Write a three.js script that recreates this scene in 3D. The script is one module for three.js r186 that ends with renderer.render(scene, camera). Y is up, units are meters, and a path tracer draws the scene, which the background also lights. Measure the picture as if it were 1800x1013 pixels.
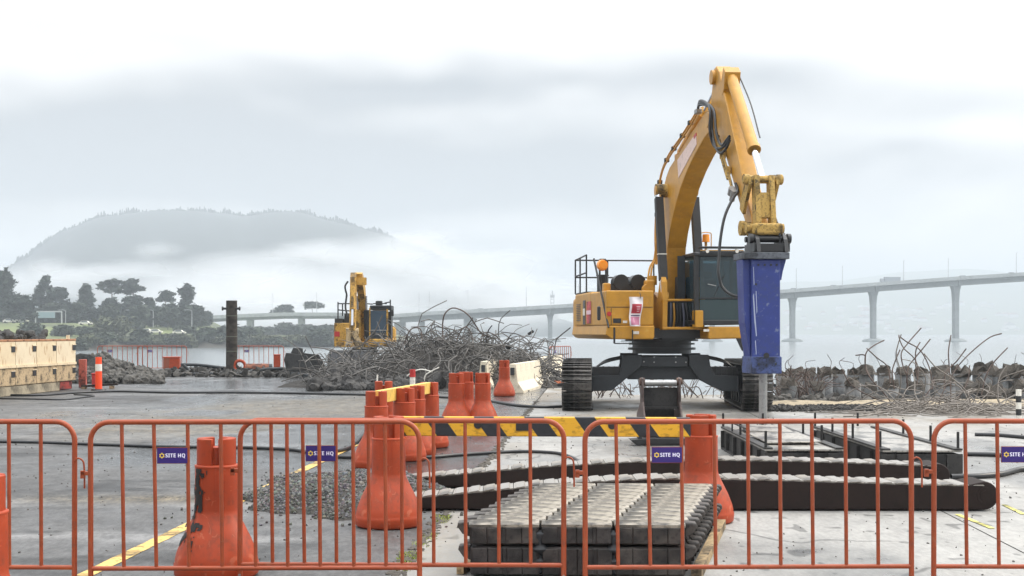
import * as THREE from 'three';
import { mergeGeometries } from 'three/addons/utils/BufferGeometryUtils.js';
import { RoundedBoxGeometry } from 'three/addons/geometries/RoundedBoxGeometry.js';

// ---------------------------------------------------------------- camera, sky, sun, exposure
const scene = new THREE.Scene();
const EYE = 1.66, FOCAL = 2400, HORIZON = 585;               // metres, lens constants of the photograph (1800 x 1013)
const camera = new THREE.PerspectiveCamera(2 * Math.atan(506.5 / FOCAL) * 180 / Math.PI, 1800 / 1013, 0.1, 9000);
camera.position.set(0, EYE, 0);
camera.lookAt(0, EYE, -10);
camera.setViewOffset(1800, 1013, 0, 506.5 - HORIZON, 1800, 1013);
camera.updateProjectionMatrix();

const renderer = new THREE.WebGLRenderer({ antialias: true });
renderer.toneMapping = THREE.LinearToneMapping;
renderer.toneMappingExposure = 1.42;
renderer.shadowMap.enabled = true;

// seeded random and a tileable value noise
let seedState = 7;
function seed(n) { seedState = n >>> 0; }
function rnd() { seedState = (seedState + 0x6D2B79F5) >>> 0; let t = seedState; t = Math.imul(t ^ (t >>> 15), t | 1); t ^= t + Math.imul(t ^ (t >>> 7), t | 61); return ((t ^ (t >>> 14)) >>> 0) / 4294967296; }
const rr = (a, b) => a + (b - a) * rnd();
seed(11);
const NT = new Float32Array(65536); for (let i = 0; i < 65536; i++) NT[i] = rnd();
function vn(x, y) {
  const xi = Math.floor(x), yi = Math.floor(y); let fx = x - xi, fy = y - yi;
  fx = fx * fx * (3 - 2 * fx); fy = fy * fy * (3 - 2 * fy);
  const x0 = xi & 255, x1 = (xi + 1) & 255, y0 = (yi & 255) << 8, y1 = ((yi + 1) & 255) << 8;
  const a = NT[y0 + x0], b = NT[y0 + x1], c = NT[y1 + x0], d = NT[y1 + x1];
  return a + (b - a) * fx + (c - a) * fy + (a - b - c + d) * fx * fy;
}
function fbm(x, y, n = 5) { let s = 0, a = 0.5, t = 0; for (let i = 0; i < n; i++) { s += a * vn(x, y); t += a; a *= 0.5; x = x * 2.03 + 17.3; y = y * 2.03 + 9.1; } return s / t; }
const clamp = (v, a = 0, b = 1) => Math.min(b, Math.max(a, v));
const sstep = (a, b, v) => { const t = clamp((v - a) / (b - a)); return t * t * (3 - 2 * t); };
const mix = (a, b, t) => a + (b - a) * t;

const sunDir = (() => { const az = 68 * Math.PI / 180, el = 36 * Math.PI / 180; return [Math.sin(az) * Math.cos(el), Math.sin(el), -Math.cos(az) * Math.cos(el)]; })();
// overcast sky: a high sheet of cloud in soft bands, whiter where it is thin
{
  const W = 2048, H = 1024, data = new Float32Array(W * H * 4);
  // cloud banks in tangent units (right, up) around the view direction: [right, up, half width, half height, strength]
  const banks = [[-0.02, 0.187, 0.20, 0.018, -0.62], [-0.30, 0.14, 0.20, 0.040, -0.62], [-0.06, 0.125, 0.26, 0.030, -0.40], [-0.10, 0.102, 0.30, 0.022, -0.50], [0.24, 0.175, 0.14, 0.024, -0.38],
    [0.25, 0.128, 0.16, 0.016, -0.42], [0.05, 0.23, 0.9, 0.035, 0.50], [-0.30, 0.205, 0.13, 0.018, 0.3], [0.0, 0.165, 0.13, 0.012, 0.30], [0.30, 0.146, 0.12, 0.009, 0.36], [-0.35, 0.066, 0.08, 0.012, 0.4], [-0.1, 0.078, 0.3, 0.012, 0.26], [0.3, 0.08, 0.16, 0.03, 0.26]];
  for (let r = 0; r < H; r++) {
    const up = ((r + 0.5) / H - 0.5) * Math.PI, y = Math.sin(up), cy = Math.cos(up);
    for (let c = 0; c < W; c++) {
      const a = ((c + 0.5) / W - 0.5) * 2 * Math.PI, x = Math.cos(a) * cy, z = Math.sin(a) * cy, k = (r * W + c) * 4;
      const yy = Math.max(y, 0) + 0.10, px = x / yy, pz = z / yy;
      let t = 0.62 + (fbm(px * 0.62 + 31.4, pz * 0.34 + 12.7, 6) - 0.5) * 1.5 + (fbm(px * 1.9 + 3, pz * 0.8 + 77, 5) - 0.5) * 0.62;
      if (z < 0) { const tx = x / -z, ty = y / -z; for (const b of banks) { const g = ((tx - b[0]) / b[2]) ** 2 + ((ty - b[1] + (fbm(tx * 9 + b[0] * 50, ty * 22, 3) - 0.5) * 0.05) / b[3]) ** 2; if (g < 9) t += b[4] * Math.exp(-g); } }
      t = clamp(t);
      const low = Math.exp(-Math.max(y, 0) / 0.045);                 // thick air low over the river
      let R = mix(0.375, 0.845, t), G = mix(0.40, 0.84, t), B = mix(0.43, 0.835, t);
      R = mix(R, 0.735, low * 0.8); G = mix(G, 0.745, low * 0.8); B = mix(B, 0.755, low * 0.8);
      const up2 = Math.max(y, 0), dot = x * sunDir[0] + y * sunDir[1] + z * sunDir[2], ang = Math.acos(clamp(dot, -1, 1)), lift = (1 + 4.3 * up2 ** 2.5) * (0.84 + 0.40 * Math.exp(-((ang / 1.1) ** 2)));   // overcast: brightest overhead and where the cloud hides the sun
      R *= lift; G *= lift; B *= lift;
      if (y < 0) { R = 0.45; G = 0.47; B = 0.49; }
      data[k] = R; data[k + 1] = G; data[k + 2] = B; data[k + 3] = 1;
    }
  }
  const tex = new THREE.DataTexture(data, W, H, THREE.RGBAFormat, THREE.FloatType);
  tex.mapping = THREE.EquirectangularReflectionMapping; tex.magFilter = THREE.LinearFilter; tex.needsUpdate = true;
  scene.background = tex; scene.environment = tex;
}
const sun = new THREE.DirectionalLight(0xfff1dc, 1.5);
{
  // behind thin cloud, to the right and a little ahead of the camera
  sun.position.set(sunDir[0] * 120, sunDir[1] * 120, -30 + sunDir[2] * 120);
  sun.target.position.set(0, 0, -30);
  sun.shadow.radius = 24; sun.castShadow = true; sun.shadow.mapSize.set(4096, 4096);
  Object.assign(sun.shadow.camera, { left: -60, right: 60, top: 60, bottom: -60, near: 1, far: 300 });
  scene.add(sun, sun.target);
}
const lin0 = (r, g, b) => new THREE.Color().setRGB(r, g, b);
scene.fog = new THREE.FogExp2(lin0(0.82, 0.917, 1.0), 0.00050);

// ---------------------------------------------------------------- helpers
const V = (x, y, z) => new THREE.Vector3(x, y, z);
const P = (px, py, d) => V((px - 900) / FOCAL * d, EYE + (HORIZON - py) / FOCAL * d, -d);  // a point seen at px, py that stands d metres away
const D = (py, h = 0) => (EYE - h) * FOCAL / (py - HORIZON);                            // how far a point of height h is that is seen at py
const G = (px, py) => { const d = D(py); return V((px - 900) / FOCAL * d, 0, -d); };
// where the sight line through px, py meets the plane local z = z0 (or x = x0) of a group
function ray(group, px, py) {
  group.updateMatrixWorld(true);
  const inv = group.matrixWorld.clone().invert(), o = V(0, EYE, 0).applyMatrix4(inv), q = P(px, py, 100).applyMatrix4(inv);
  return [o, q.sub(o)];
}
function onZ(group, px, py, z0) { const [o, d] = ray(group, px, py), t = (z0 - o.z) / d.z; return V(o.x + d.x * t, o.y + d.y * t, z0); }
function onX(group, px, py, x0) { const [o, d] = ray(group, px, py), t = (x0 - o.x) / d.x; return V(x0, o.y + d.y * t, o.z + d.z * t); }

const taken = {};
function numbered(n) { const k = taken[n] = (taken[n] ?? -1) + 1; return k ? n + '_' + String(k).padStart(3, '0') : n; }
function tag(o, label, category, group, kind) { if (label) o.userData.label = label; if (category) o.userData.category = category; if (group) o.userData.group = group; if (kind) o.userData.kind = kind; return o; }
function thing(name, label, category, pos = V(0, 0, 0), turn = 0, group) {
  const o = new THREE.Group(); o.name = numbered(name); o.position.copy(pos); o.rotation.y = turn; scene.add(o); return tag(o, label, category, group);
}
function planarUV(g) {                                        // uv in metres from the way each face points
  const p = g.attributes.position, n = g.attributes.normal, uv = new Float32Array(p.count * 2);
  for (let i = 0; i < p.count; i += 3) {
    const ax = Math.abs(n.getX(i) + n.getX(i + 1) + n.getX(i + 2)), ay = Math.abs(n.getY(i) + n.getY(i + 1) + n.getY(i + 2)), az = Math.abs(n.getZ(i) + n.getZ(i + 1) + n.getZ(i + 2));
    for (let j = i; j < i + 3; j++) {
      const x = p.getX(j), y = p.getY(j), z = p.getZ(j);
      if (ay >= ax && ay >= az) { uv[j * 2] = x; uv[j * 2 + 1] = z; } else if (ax >= az) { uv[j * 2] = z; uv[j * 2 + 1] = y; } else { uv[j * 2] = x; uv[j * 2 + 1] = y; }
    }
  }
  g.setAttribute('uv', new THREE.BufferAttribute(uv, 2)); return g;
}
function strip(g) { const h = g.index ? g.toNonIndexed() : g; if (!h.attributes.normal) h.computeVertexNormals(); for (const k of Object.keys(h.attributes)) if (!['position', 'normal', 'color'].includes(k)) h.deleteAttribute(k); return h; }
function join(list) { const l = (Array.isArray(list) ? list : [list]).map(strip); return planarUV(l.length > 1 ? mergeGeometries(l) : l[0]); }
function mesh(name, geos, m, parent) {
  const o = new THREE.Mesh(geos.isBufferGeometry && geos.userData.ready ? geos : join(geos), m);
  o.castShadow = o.receiveShadow = true;
  if (parent) { o.name = name; parent.add(o); } else { o.name = numbered(name); scene.add(o); }
  return o;
}
function ready(g) { const h = join(g); h.userData.ready = true; return h; }
function keepUV(g) { g.userData.ready = true; return g; }
function grp(name, parent) { const o = new THREE.Group(); o.name = name; parent.add(o); return o; }
function at(g, x = 0, y = 0, z = 0, rx = 0, ry = 0, rz = 0) { if (rx || ry || rz) g.applyMatrix4(new THREE.Matrix4().makeRotationFromEuler(new THREE.Euler(rx, ry, rz))); return g.translate(x, y, z); }
const box = (w, h, d, x = 0, y = 0, z = 0, rx, ry, rz) => at(new THREE.BoxGeometry(w, h, d), x, y, z, rx, ry, rz);
const rbox = (w, h, d, r, x = 0, y = 0, z = 0, rx, ry, rz) => at(new RoundedBoxGeometry(w, h, d, 2, Math.min(r, w / 2.05, h / 2.05, d / 2.05)), x, y, z, rx, ry, rz);
const cyl = (r0, r1, h, x = 0, y = 0, z = 0, rx, ry, rz, n = 16) => at(new THREE.CylinderGeometry(r0, r1, h, n), x, y, z, rx, ry, rz);
function rod(a, b, r, r2 = r, n = 10, open = false) {
  const d = b.clone().sub(a), g = new THREE.CylinderGeometry(r2, r, d.length(), n, 1, open);
  g.applyQuaternion(new THREE.Quaternion().setFromUnitVectors(V(0, 1, 0), d.clone().normalize()));
  return g.translate((a.x + b.x) / 2, (a.y + b.y) / 2, (a.z + b.z) / 2);
}
function tube(pts, r, seg = 24, n = 7, tension = 0.5, kind = 'centripetal') { return new THREE.TubeGeometry(new THREE.CatmullRomCurve3(pts, false, kind, tension), seg, r, n); }
function beam(a, b, w, h, upv = V(0, 1, 0)) {                  // square bar from a to b
  const d = b.clone().sub(a), L = d.length(), z = d.normalize(), x = V(0, 0, 0).crossVectors(upv, z).normalize(), y = V(0, 0, 0).crossVectors(z, x);
  const g = new THREE.BoxGeometry(w, h, L); g.applyMatrix4(new THREE.Matrix4().makeBasis(x, y, z)); return g.translate((a.x + b.x) / 2, (a.y + b.y) / 2, (a.z + b.z) / 2);
}
function prism(pts, depth, bevel = 0.012) {                    // outline in x, y; centred in z
  const s = new THREE.Shape(pts.map((p) => new THREE.Vector2(p[0] ?? p.x, p[1] ?? p.y)));
  return new THREE.ExtrudeGeometry(s, { depth: depth - 2 * bevel, bevelEnabled: bevel > 0, bevelThickness: bevel, bevelSize: bevel, bevelOffset: -bevel, bevelSegments: 2, curveSegments: 8 }).translate(0, 0, -depth / 2 + bevel);
}
function sidePrism(pts, width, bevel = 0.012) {                // outline in (z, y); centred in x
  return prism(pts.map((p) => [-(p.z ?? p[0]), p.y ?? p[1]]), width, bevel).applyMatrix4(new THREE.Matrix4().makeRotationY(Math.PI / 2));
}
function lathe(prof, n = 32) { return new THREE.LatheGeometry(prof.map((p) => new THREE.Vector2(p[0], p[1])), n); }

// ---------------------------------------------------------------- textures and materials
function dataTex(W, H, f, srgb = true) {
  const d = new Uint8Array(W * H * 4); let k = 0;
  for (let r = 0; r < H; r++) for (let c = 0; c < W; c++) { const v = f(c, r); d[k++] = clamp(v[0], 0, 255); d[k++] = clamp(v[1], 0, 255); d[k++] = clamp(v[2], 0, 255); d[k++] = 255; }
  const t = new THREE.DataTexture(d, W, H); t.magFilter = THREE.LinearFilter; t.minFilter = THREE.LinearMipmapLinearFilter; t.generateMipmaps = true;
  t.wrapS = t.wrapT = THREE.RepeatWrapping; if (srgb) t.colorSpace = THREE.SRGBColorSpace; t.needsUpdate = true; return t;
}
// tileable noise: 256 cells of the table wrap, so a tile of 256 cells repeats cleanly
const tileN = (c, r, W, cells, n = 4) => { let s = 0, a = 0.5, t = 0, k = cells; for (let i = 0; i < n; i++) { s += a * tv(c / W * k, r / W * k, k); t += a; a *= 0.55; k *= 2; } return s / t; };
function tv(x, y, per) {
  const xi = Math.floor(x), yi = Math.floor(y); let fx = x - xi, fy = y - yi; fx = fx * fx * (3 - 2 * fx); fy = fy * fy * (3 - 2 * fy);
  const x0 = (xi % per) * 37 & 255, x1 = ((xi + 1) % per) * 37 & 255, y0 = ((yi % per) * 59 & 255) << 8, y1 = (((yi + 1) % per) * 59 & 255) << 8;
  return mix(mix(NT[y0 + x0], NT[y0 + x1], fx), mix(NT[y1 + x0], NT[y1 + x1], fx), fy);
}
const T = {};
// grime: mostly clean with specks, scuffs and streaky dirt
T.grime = dataTex(512, 512, (c, r) => { const n = tileN(c, r, 512, 6, 5), s = tileN(c, r, 512, 60, 2), q = tileN(c, r, 512, 24, 3); let v = 255 - 24 * sstep(0.45, 0.8, n) - 26 * sstep(0.66, 0.82, s) - 14 * sstep(0.55, 0.75, q); return [v, v * 0.985, v * 0.955]; });
T.grimeR = dataTex(256, 256, (c, r) => { const v = 255 * clamp(0.62 + 0.5 * (tileN(c, r, 256, 8, 5) - 0.3)); return [v, v, v]; }, false);
T.heavy = dataTex(512, 512, (c, r) => { const n = tileN(c, r, 512, 5, 6), s = tileN(c, r, 512, 40, 3), v = 255 - 120 * sstep(0.42, 0.72, n) - 60 * sstep(0.5, 0.75, s); return [v, v * 0.97, v * 0.92]; });
T.grain = dataTex(512, 512, (c, r) => { const v = 255 * (0.55 * tileN(c, r, 512, 128, 2) + 0.45 * tileN(c, r, 512, 24, 4)); return [v, v, v]; }, false);
T.conc = dataTex(512, 512, (c, r) => { const n = tileN(c, r, 512, 4, 6), s = tileN(c, r, 512, 90, 2), v = 255 - 95 * sstep(0.35, 0.75, n) - 40 * sstep(0.55, 0.8, s); return [v, v * 0.985, v * 0.96]; });
T.rust = dataTex(512, 512, (c, r) => { const n = tileN(c, r, 512, 7, 6), s = tileN(c, r, 512, 50, 3), t = sstep(0.35, 0.7, n); return [mix(255, 150, t) - 50 * s, mix(235, 118, t) - 50 * s, mix(225, 100, t) - 40 * s]; });
// worn coats: base colour, worn-through colour, ground-in dirt (sRGB)
function wear(base, worn, dirt, amount = 1) { return dataTex(512, 512, (c, r) => { const n = tileN(c, r, 512, 7, 6), f = tileN(c, r, 512, 34, 4), q = tileN(c, r, 512, 3, 4), w = amount * sstep(0.60, 0.72, 0.6 * n + 0.4 * f), line = amount * sstep(0.012, 0.004, Math.abs(tileN(c, r, 512, 5, 3) - 0.52)) * sstep(0.5, 0.62, f), d = amount * 0.55 * sstep(0.5, 0.72, 0.5 * q + 0.5 * f), k = 0.92 + 0.16 * (n - 0.5); return [0, 1, 2].map((i) => mix(mix(base[i] * k, dirt[i], d), worn[i], Math.max(w * 0.8, line * 0.6))); }); }
T.orangeWear = wear([174, 68, 34], [196, 112, 84], [104, 54, 38], 0.75); T.barrierWear = wear([162, 74, 40], [150, 92, 66], [112, 60, 42], 0.8); T.blueWear = wear([32, 52, 130], [120, 126, 142], [44, 56, 98], 0.9); T.yellowWear = wear([200, 143, 26], [188, 150, 76], [148, 104, 34], 0.7);
const rep = (t, s) => { const k = t.clone(); k.repeat.set(s, s); k.needsUpdate = true; return k; };
T.grimeS = T.grime; T.streak = dataTex(512, 512, (c, r) => { const n = tileN(c, Math.floor(r / 14), 512, 48, 2), m = tileN(c, r, 512, 5, 5), t = sstep(0.62, 0.78, n) * sstep(0.4, 0.65, m); return [mix(255, 188, t) - 18 * m, mix(250, 140, t) - 20 * m, mix(242, 96, t) - 22 * m]; });
T.heavyS = rep(T.heavy, 0.7); T.grainF = rep(T.grain, 2);
const lin = (r, g, b) => new THREE.Color().setRGB(r, g, b);
function M(r, g, b, rough = 0.5, o = {}) { const { phys, ...q } = o; return new (phys ? THREE.MeshPhysicalMaterial : THREE.MeshStandardMaterial)({ color: lin(r, g, b), roughness: rough, ...q }); }
const paint = { map: T.grime, roughnessMap: T.grimeR };
const mats = {
  yellow: M(1, 1, 1, 0.52, { map: T.yellowWear, phys: 1, clearcoat: 0.25, clearcoatRoughness: 0.3 }),
  yellowDusty: M(0.44, 0.30, 0.085, 0.75, { map: T.heavy, phys: 1 }),
  cream: M(0.66, 0.56, 0.38, 0.6, { map: T.heavy }),
  black: M(0.018, 0.019, 0.022, 0.55, paint),
  dark: M(0.022, 0.027, 0.034, 0.62, { map: T.grime }),
  rubber: M(0.016, 0.016, 0.018, 0.6, { map: T.grime }),
  hose: M(0.015, 0.016, 0.018, 0.42),
  steel: M(0.34, 0.35, 0.37, 0.42, { metalness: 0.8, map: T.grime }),
  chrome: M(0.72, 0.74, 0.78, 0.12, { metalness: 1 }),
  orange: M(1, 1, 1, 0.5, { map: T.orangeWear, phys: 1, specularIntensity: 0.6 }),
  barrier: M(1, 1, 1, 0.4, { phys: 1, specularIntensity: 0.8, map: T.barrierWear }),
  blue: M(1, 1, 1, 0.5, { map: T.blueWear, phys: 1, clearcoat: 0.2, clearcoatRoughness: 0.35 }),
  shoe: M(0.13, 0.13, 0.135, 0.42, { map: T.heavy, metalness: 0.6 }),
  glass: M(0.02, 0.05, 0.07, 0.06, { phys: 1, clearcoat: 1, clearcoatRoughness: 0.03, metalness: 0 }),
  white: M(0.72, 0.72, 0.70, 0.5, { map: T.grime }),
  red: M(0.45, 0.03, 0.03, 0.5, { map: T.grime }),
  concrete: M(0.40, 0.39, 0.37, 0.85, { map: T.conc, bumpMap: T.grain, bumpScale: 0.006 }),
  rock: M(0.058, 0.057, 0.058, 0.9, { map: T.conc, bumpMap: T.grain, bumpScale: 0.02 }),
  rebar: M(0.15, 0.135, 0.12, 0.7, { map: T.rust }),
  amber: M(0.85, 0.30, 0.02, 0.25),
  brown: M(0.016, 0.009, 0.0075, 0.7, { map: T.grime, phys: 1, specularIntensity: 0.5 }),
};

// ---------------------------------------------------------------- the setting: river, wharf, land, hills
const AX = 0.059;                                              // the wharf runs slightly to the right as it goes away
const jointX = (d) => -1.35 + AX * d;                          // line between asphalt and concrete
{
  const g = new THREE.PlaneGeometry(9000, 5600, 1, 1).rotateX(-Math.PI / 2).translate(0, -3, -2500);
  const p = g.attributes.position, uv = g.attributes.uv; for (let i = 0; i < p.count; i++) uv.setXY(i, p.getX(i) / 14, p.getZ(i) / 9);
  const wave = dataTex(512, 512, (c, r) => { const v = 255 * (0.6 * tileN(c, r, 512, 14, 4) + 0.4 * tileN(c, r, 512, 5, 2)); return [v, v, v]; }, false);
  const m = M(0.13, 0.145, 0.15, 0.17, { phys: 1, ior: 1.8, bumpMap: wave, bumpScale: 0.05 });
  tag(mesh('river_water', keepUV(g), m), 'pale rippled river reflecting the overcast sky', 'water', null, 'structure');
}
function polySheet(pts, y, R) {                                 // polygon given as [x, d]; uv 0..1 over rect R = [x0, x1, d0, d1]
  const g = new THREE.ShapeGeometry(new THREE.Shape(pts.map(([x, d]) => new THREE.Vector2(x, d))));
  const p = g.attributes.position, uv = g.attributes.uv;
  for (let i = 0; i < p.count; i++) { const x = p.getX(i), d = p.getY(i); uv.setXY(i, (x - R[0]) / (R[1] - R[0]), (d - R[2]) / (R[3] - R[2])); p.setXYZ(i, x, y, -d); }
  g.computeVertexNormals(); return keepUV(g);
}
function rectTex(W, H, R, f, srgb) { const t = dataTex(W, H, (c, r) => f(mix(R[0], R[1], (c + 0.5) / W), mix(R[2], R[3], (r + 0.5) / H)), srgb); t.wrapS = t.wrapT = THREE.ClampToEdgeWrapping; return t; }
function wharfBlock(name, pts, y0, y1, m) { const s = new THREE.Shape(pts.map(([x, d]) => new THREE.Vector2(x, -d))); const g = new THREE.ExtrudeGeometry(s, { depth: y1 - y0, bevelEnabled: false }); g.rotateX(Math.PI / 2); g.translate(0, y1, 0); return mesh(name, g, m); }
// shape (x, -d) turned so that its second axis runs along -z
function deckBlock(name, pts, y0, y1, m) {
  const s = new THREE.Shape(pts.map(([x, d]) => new THREE.Vector2(x, d))); const g = new THREE.ExtrudeGeometry(s, { depth: y1 - y0, bevelEnabled: false });
  g.rotateX(-Math.PI / 2); g.translate(0, y0, 0); return mesh(name, g, m);
}
const wharfEdge = [[34, -8], [34, 32.2], [6.0, 32.2], [6.0, 36.5], [2.9, 36.5], [2.9, 62.5], [-48, 62.5], [-48, -8]];
tag(deckBlock('wharf_deck', wharfEdge, -0.9, -0.03, M(0.16, 0.15, 0.14, 0.9, { map: T.conc })), 'thick concrete deck of the wharf', 'wharf', null, 'structure');
{
  const R = [-17, 3, 6, 63];
  const wet = (x, d) => sstep(0.46, 0.62, fbm(x * 0.16 + 3.1, d * 0.075 + 8.4, 5)) ;
  const mud = (x, d) => { const a = fbm(x * 0.35 + 40, d * 0.22 + 3, 5), tr = Math.exp(-(((x + 4.6 + (d - 26) * -0.10) / 3.4) ** 2) - (((d - 29) / 6.5) ** 2)) + 0.9 * Math.exp(-(((d - 24 + 0.05 * (x + 5)) / 1.0) ** 2) - (((x + 5) / 5) ** 2)) + 0.6 * Math.exp(-(((d - 13.6) / 0.35) ** 2) - (((x + 3.3) / 1.6) ** 2)); return clamp(tr * sstep(0.34, 0.56, a) * 1.7); };
  const map = rectTex(2048, 2048, R, (x, d) => {
    const n = fbm(x * 0.5, d * 0.3, 5), f = fbm(x * 9, d * 5, 4), sp = vn(x * 60, d * 22), w = wet(x, d), m = mud(x, d), st = sstep(0.6, 0.75, fbm(x * 0.9 + 60, d * 1.6 + 5, 5));
    const big = fbm(x * 0.22 + 90, d * 0.14 + 7, 4), lt = sstep(0.56, 0.74, fbm(x * 0.3 + 7, d * 0.9 + 33, 5));
    let v = 70 + 46 * (n - 0.5) + 50 * (big - 0.5) + 30 * (f - 0.5) + 26 * (sp - 0.5) - 18 * w - 34 * st + 34 * lt;
    let r = v, g = v * 0.995, b = v * 0.99; const mr = 92 + 70 * (f - 0.5) + 34 * (sp - 0.5), k = m * clamp(0.35 + 1.3 * (sp - 0.2));
    return [mix(r, mr, k), mix(g, mr * 0.92, k), mix(b, mr * 0.78, k)];
  });
  const rough = rectTex(1024, 1024, R, (x, d) => { const w = wet(x, d), f = fbm(x * 4, d * 2.2, 4), m = mud(x, d), v = 255 * clamp(mix(0.58, 0.14, w) + 0.4 * (f - 0.5) + 0.35 * m, 0.08, 1); return [v, v, v]; }, false);
  const bump = T.grain.clone(); bump.repeat.set(24, 66); bump.needsUpdate = true;
  const m = new THREE.MeshStandardMaterial({ map, roughnessMap: rough, roughness: 1, bumpMap: bump, bumpScale: 0.006 });
  const pts = [[jointX(-8) - 0.02, -8], [jointX(62.5) - 0.02, 62.5], [-48, 62.5], [-48, -8]];
  tag(mesh('asphalt_ground', polySheet(pts, 0, R), m), 'worn wet asphalt of the wharf with muddy tracks', 'ground', null, 'structure');
}
{
  const R = [-2, 15, 6, 63], root = new THREE.Group(); root.name = 'concrete_ground'; scene.add(root); tag(root, 'pale damp concrete paving of the wharf', 'paving', null, 'structure');
  const stain = (x, d) => sstep(0.52, 0.72, fbm(x * 0.45 + 11, d * 0.3 + 2, 5));
  const dirt = (x, d) => sstep(0.35, 0.6, fbm(x * 1.1 + 21, d * 0.6 + 9, 5)) * (sstep(22.8, 25.5, d) * 0.75 + 0.5 * Math.exp(-(((x - jointX(d)) / 0.5) ** 2)));
  const map = rectTex(2048, 2048, R, (x, d) => {
    const n = fbm(x * 0.6, d * 0.4, 5), f = fbm(x * 8, d * 5, 4), sp = vn(x * 55, d * 20), s = stain(x, d), q = dirt(x, d) * clamp(0.4 + 1.2 * (sp - 0.2)), spot = sstep(0.86, 0.9, vn(x * 9 + 3, d * 5)) * 40;
    const v = 140 + 26 * (n - 0.5) + 22 * (f - 0.5) + 18 * (sp - 0.5) - 30 * s - spot - 46 * sstep(0.006, 0.002, Math.abs(fbm(x * 0.35 + 5, d * 0.22 + 1, 5) - 0.47)) * sstep(0.42, 0.56, fbm(x * 0.5, d * 0.3 + 40, 2));
    return [mix(v, 112, q), mix(v * 0.99, 104, q), mix(v * 0.965, 92, q)];
  });
  const rough = rectTex(1024, 1024, R, (x, d) => { const v = 255 * clamp(mix(0.62, 0.30, stain(x, d)) + 0.3 * (fbm(x * 4, d * 2.5, 4) - 0.5) + 0.2 * dirt(x, d), 0.1, 1); return [v, v, v]; }, false);
  const bump = T.grain.clone(); bump.repeat.set(20, 66); bump.needsUpdate = true;
  const m = new THREE.MeshStandardMaterial({ map, roughnessMap: rough, roughness: 1, bumpMap: bump, bumpScale: 0.004 });
  // bays of paving with open joints, cut at the wharf's edge
  const cut = (poly, f) => { const o = []; for (let i = 0; i < poly.length; i++) { const a = poly[i], b = poly[(i + 1) % poly.length], fa = f(a), fb = f(b); if (fa >= 0) o.push(a); if ((fa >= 0) !== (fb >= 0)) { const t = fa / (fa - fb); o.push([mix(a[0], b[0], t), mix(a[1], b[1], t)]); } } return o; };
  const gap = 0.009;
  for (let j = 0; j < 6; j++) for (let i = -1; i < 10; i++) {
    const w0 = j * 4.6, w1 = w0 + 4.6, d0 = 2.4 + i * 6.1, d1 = d0 + 6.1;
    let q = [[jointX(d0) + w0 + gap, d0 + gap], [jointX(d0) + w1 - gap, d0 + gap], [jointX(d1) + w1 - gap, d1 - gap], [jointX(d1) + w0 + gap, d1 - gap]];
    for (const part of [[(p) => 32.2 - p[1]], [(p) => p[1] - 32.2, (p) => 36.5 - p[1], (p) => 6 - p[0]], [(p) => p[1] - 36.5, (p) => 2.9 - p[0]]]) {
      let s = q; for (const f of [...part, (p) => 62.5 - p[1], (p) => 34 - p[0]]) s = s.length ? cut(s, f) : s;
      if (s.length > 2) mesh('slab', polySheet(s, rr(-0.002, 0.001), R), m, root);
    }
  }
}
// worn paint line on the asphalt
{
  const n = 60, pos = [], idx = [], uv = []; const a = V(-3.10, 0, -6), b = V(-2.32, 0, -20.2);
  for (let i = 0; i <= n; i++) { const t = i / n, x = mix(a.x, b.x, t), z = mix(a.z, b.z, t), w = 0.062 + 0.010 * (vn(i * 0.9, 4) - 0.5); pos.push(x - w, 0.004, z, x + w, 0.004, z); uv.push(0, t * 14, 0.13, t * 14); if (i < n) { const k = i * 2; idx.push(k, k + 1, k + 3, k, k + 3, k + 2); } }
  const g = new THREE.BufferGeometry(); g.setAttribute('position', new THREE.Float32BufferAttribute(pos, 3)); g.setAttribute('uv', new THREE.Float32BufferAttribute(uv, 2)); g.setIndex(idx); g.computeVertexNormals();
  tag(mesh('road_marking', keepUV(g), M(0.62, 0.43, 0.13, 0.6, { map: T.heavy })), 'worn yellow line painted along the asphalt', 'marking', null, 'structure');
  const sq = (x0, d0, x1, d1, w) => { const s = V(x1 - x0, 0, d0 - d1).normalize(), nn = V(-s.z, 0, s.x).multiplyScalar(w / 2), A = V(x0, 0.005, -d0), B = V(x1, 0.005, -d1); const gg = new THREE.BufferGeometry(); gg.setAttribute('position', new THREE.Float32BufferAttribute([A.x - nn.x, 0.005, A.z - nn.z, A.x + nn.x, 0.005, A.z + nn.z, B.x + nn.x, 0.005, B.z + nn.z, B.x - nn.x, 0.005, B.z - nn.z], 3)); gg.setIndex([0, 1, 2, 0, 2, 3]); gg.computeVertexNormals(); return gg; };
  const c0 = G(1683, 905), c1 = G(1745, 930), c2 = G(1765, 888), c3 = G(1800, 905);
  tag(mesh('road_marking', [sq(c0.x, -c0.z, c1.x, -c1.z, 0.05), sq(c2.x, -c2.z, c3.x, -c3.z, 0.05)], M(0.62, 0.60, 0.18, 0.7, { map: T.heavy })), 'faint yellow survey marks sprayed on the concrete', 'marking', null, 'structure');
}
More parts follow.
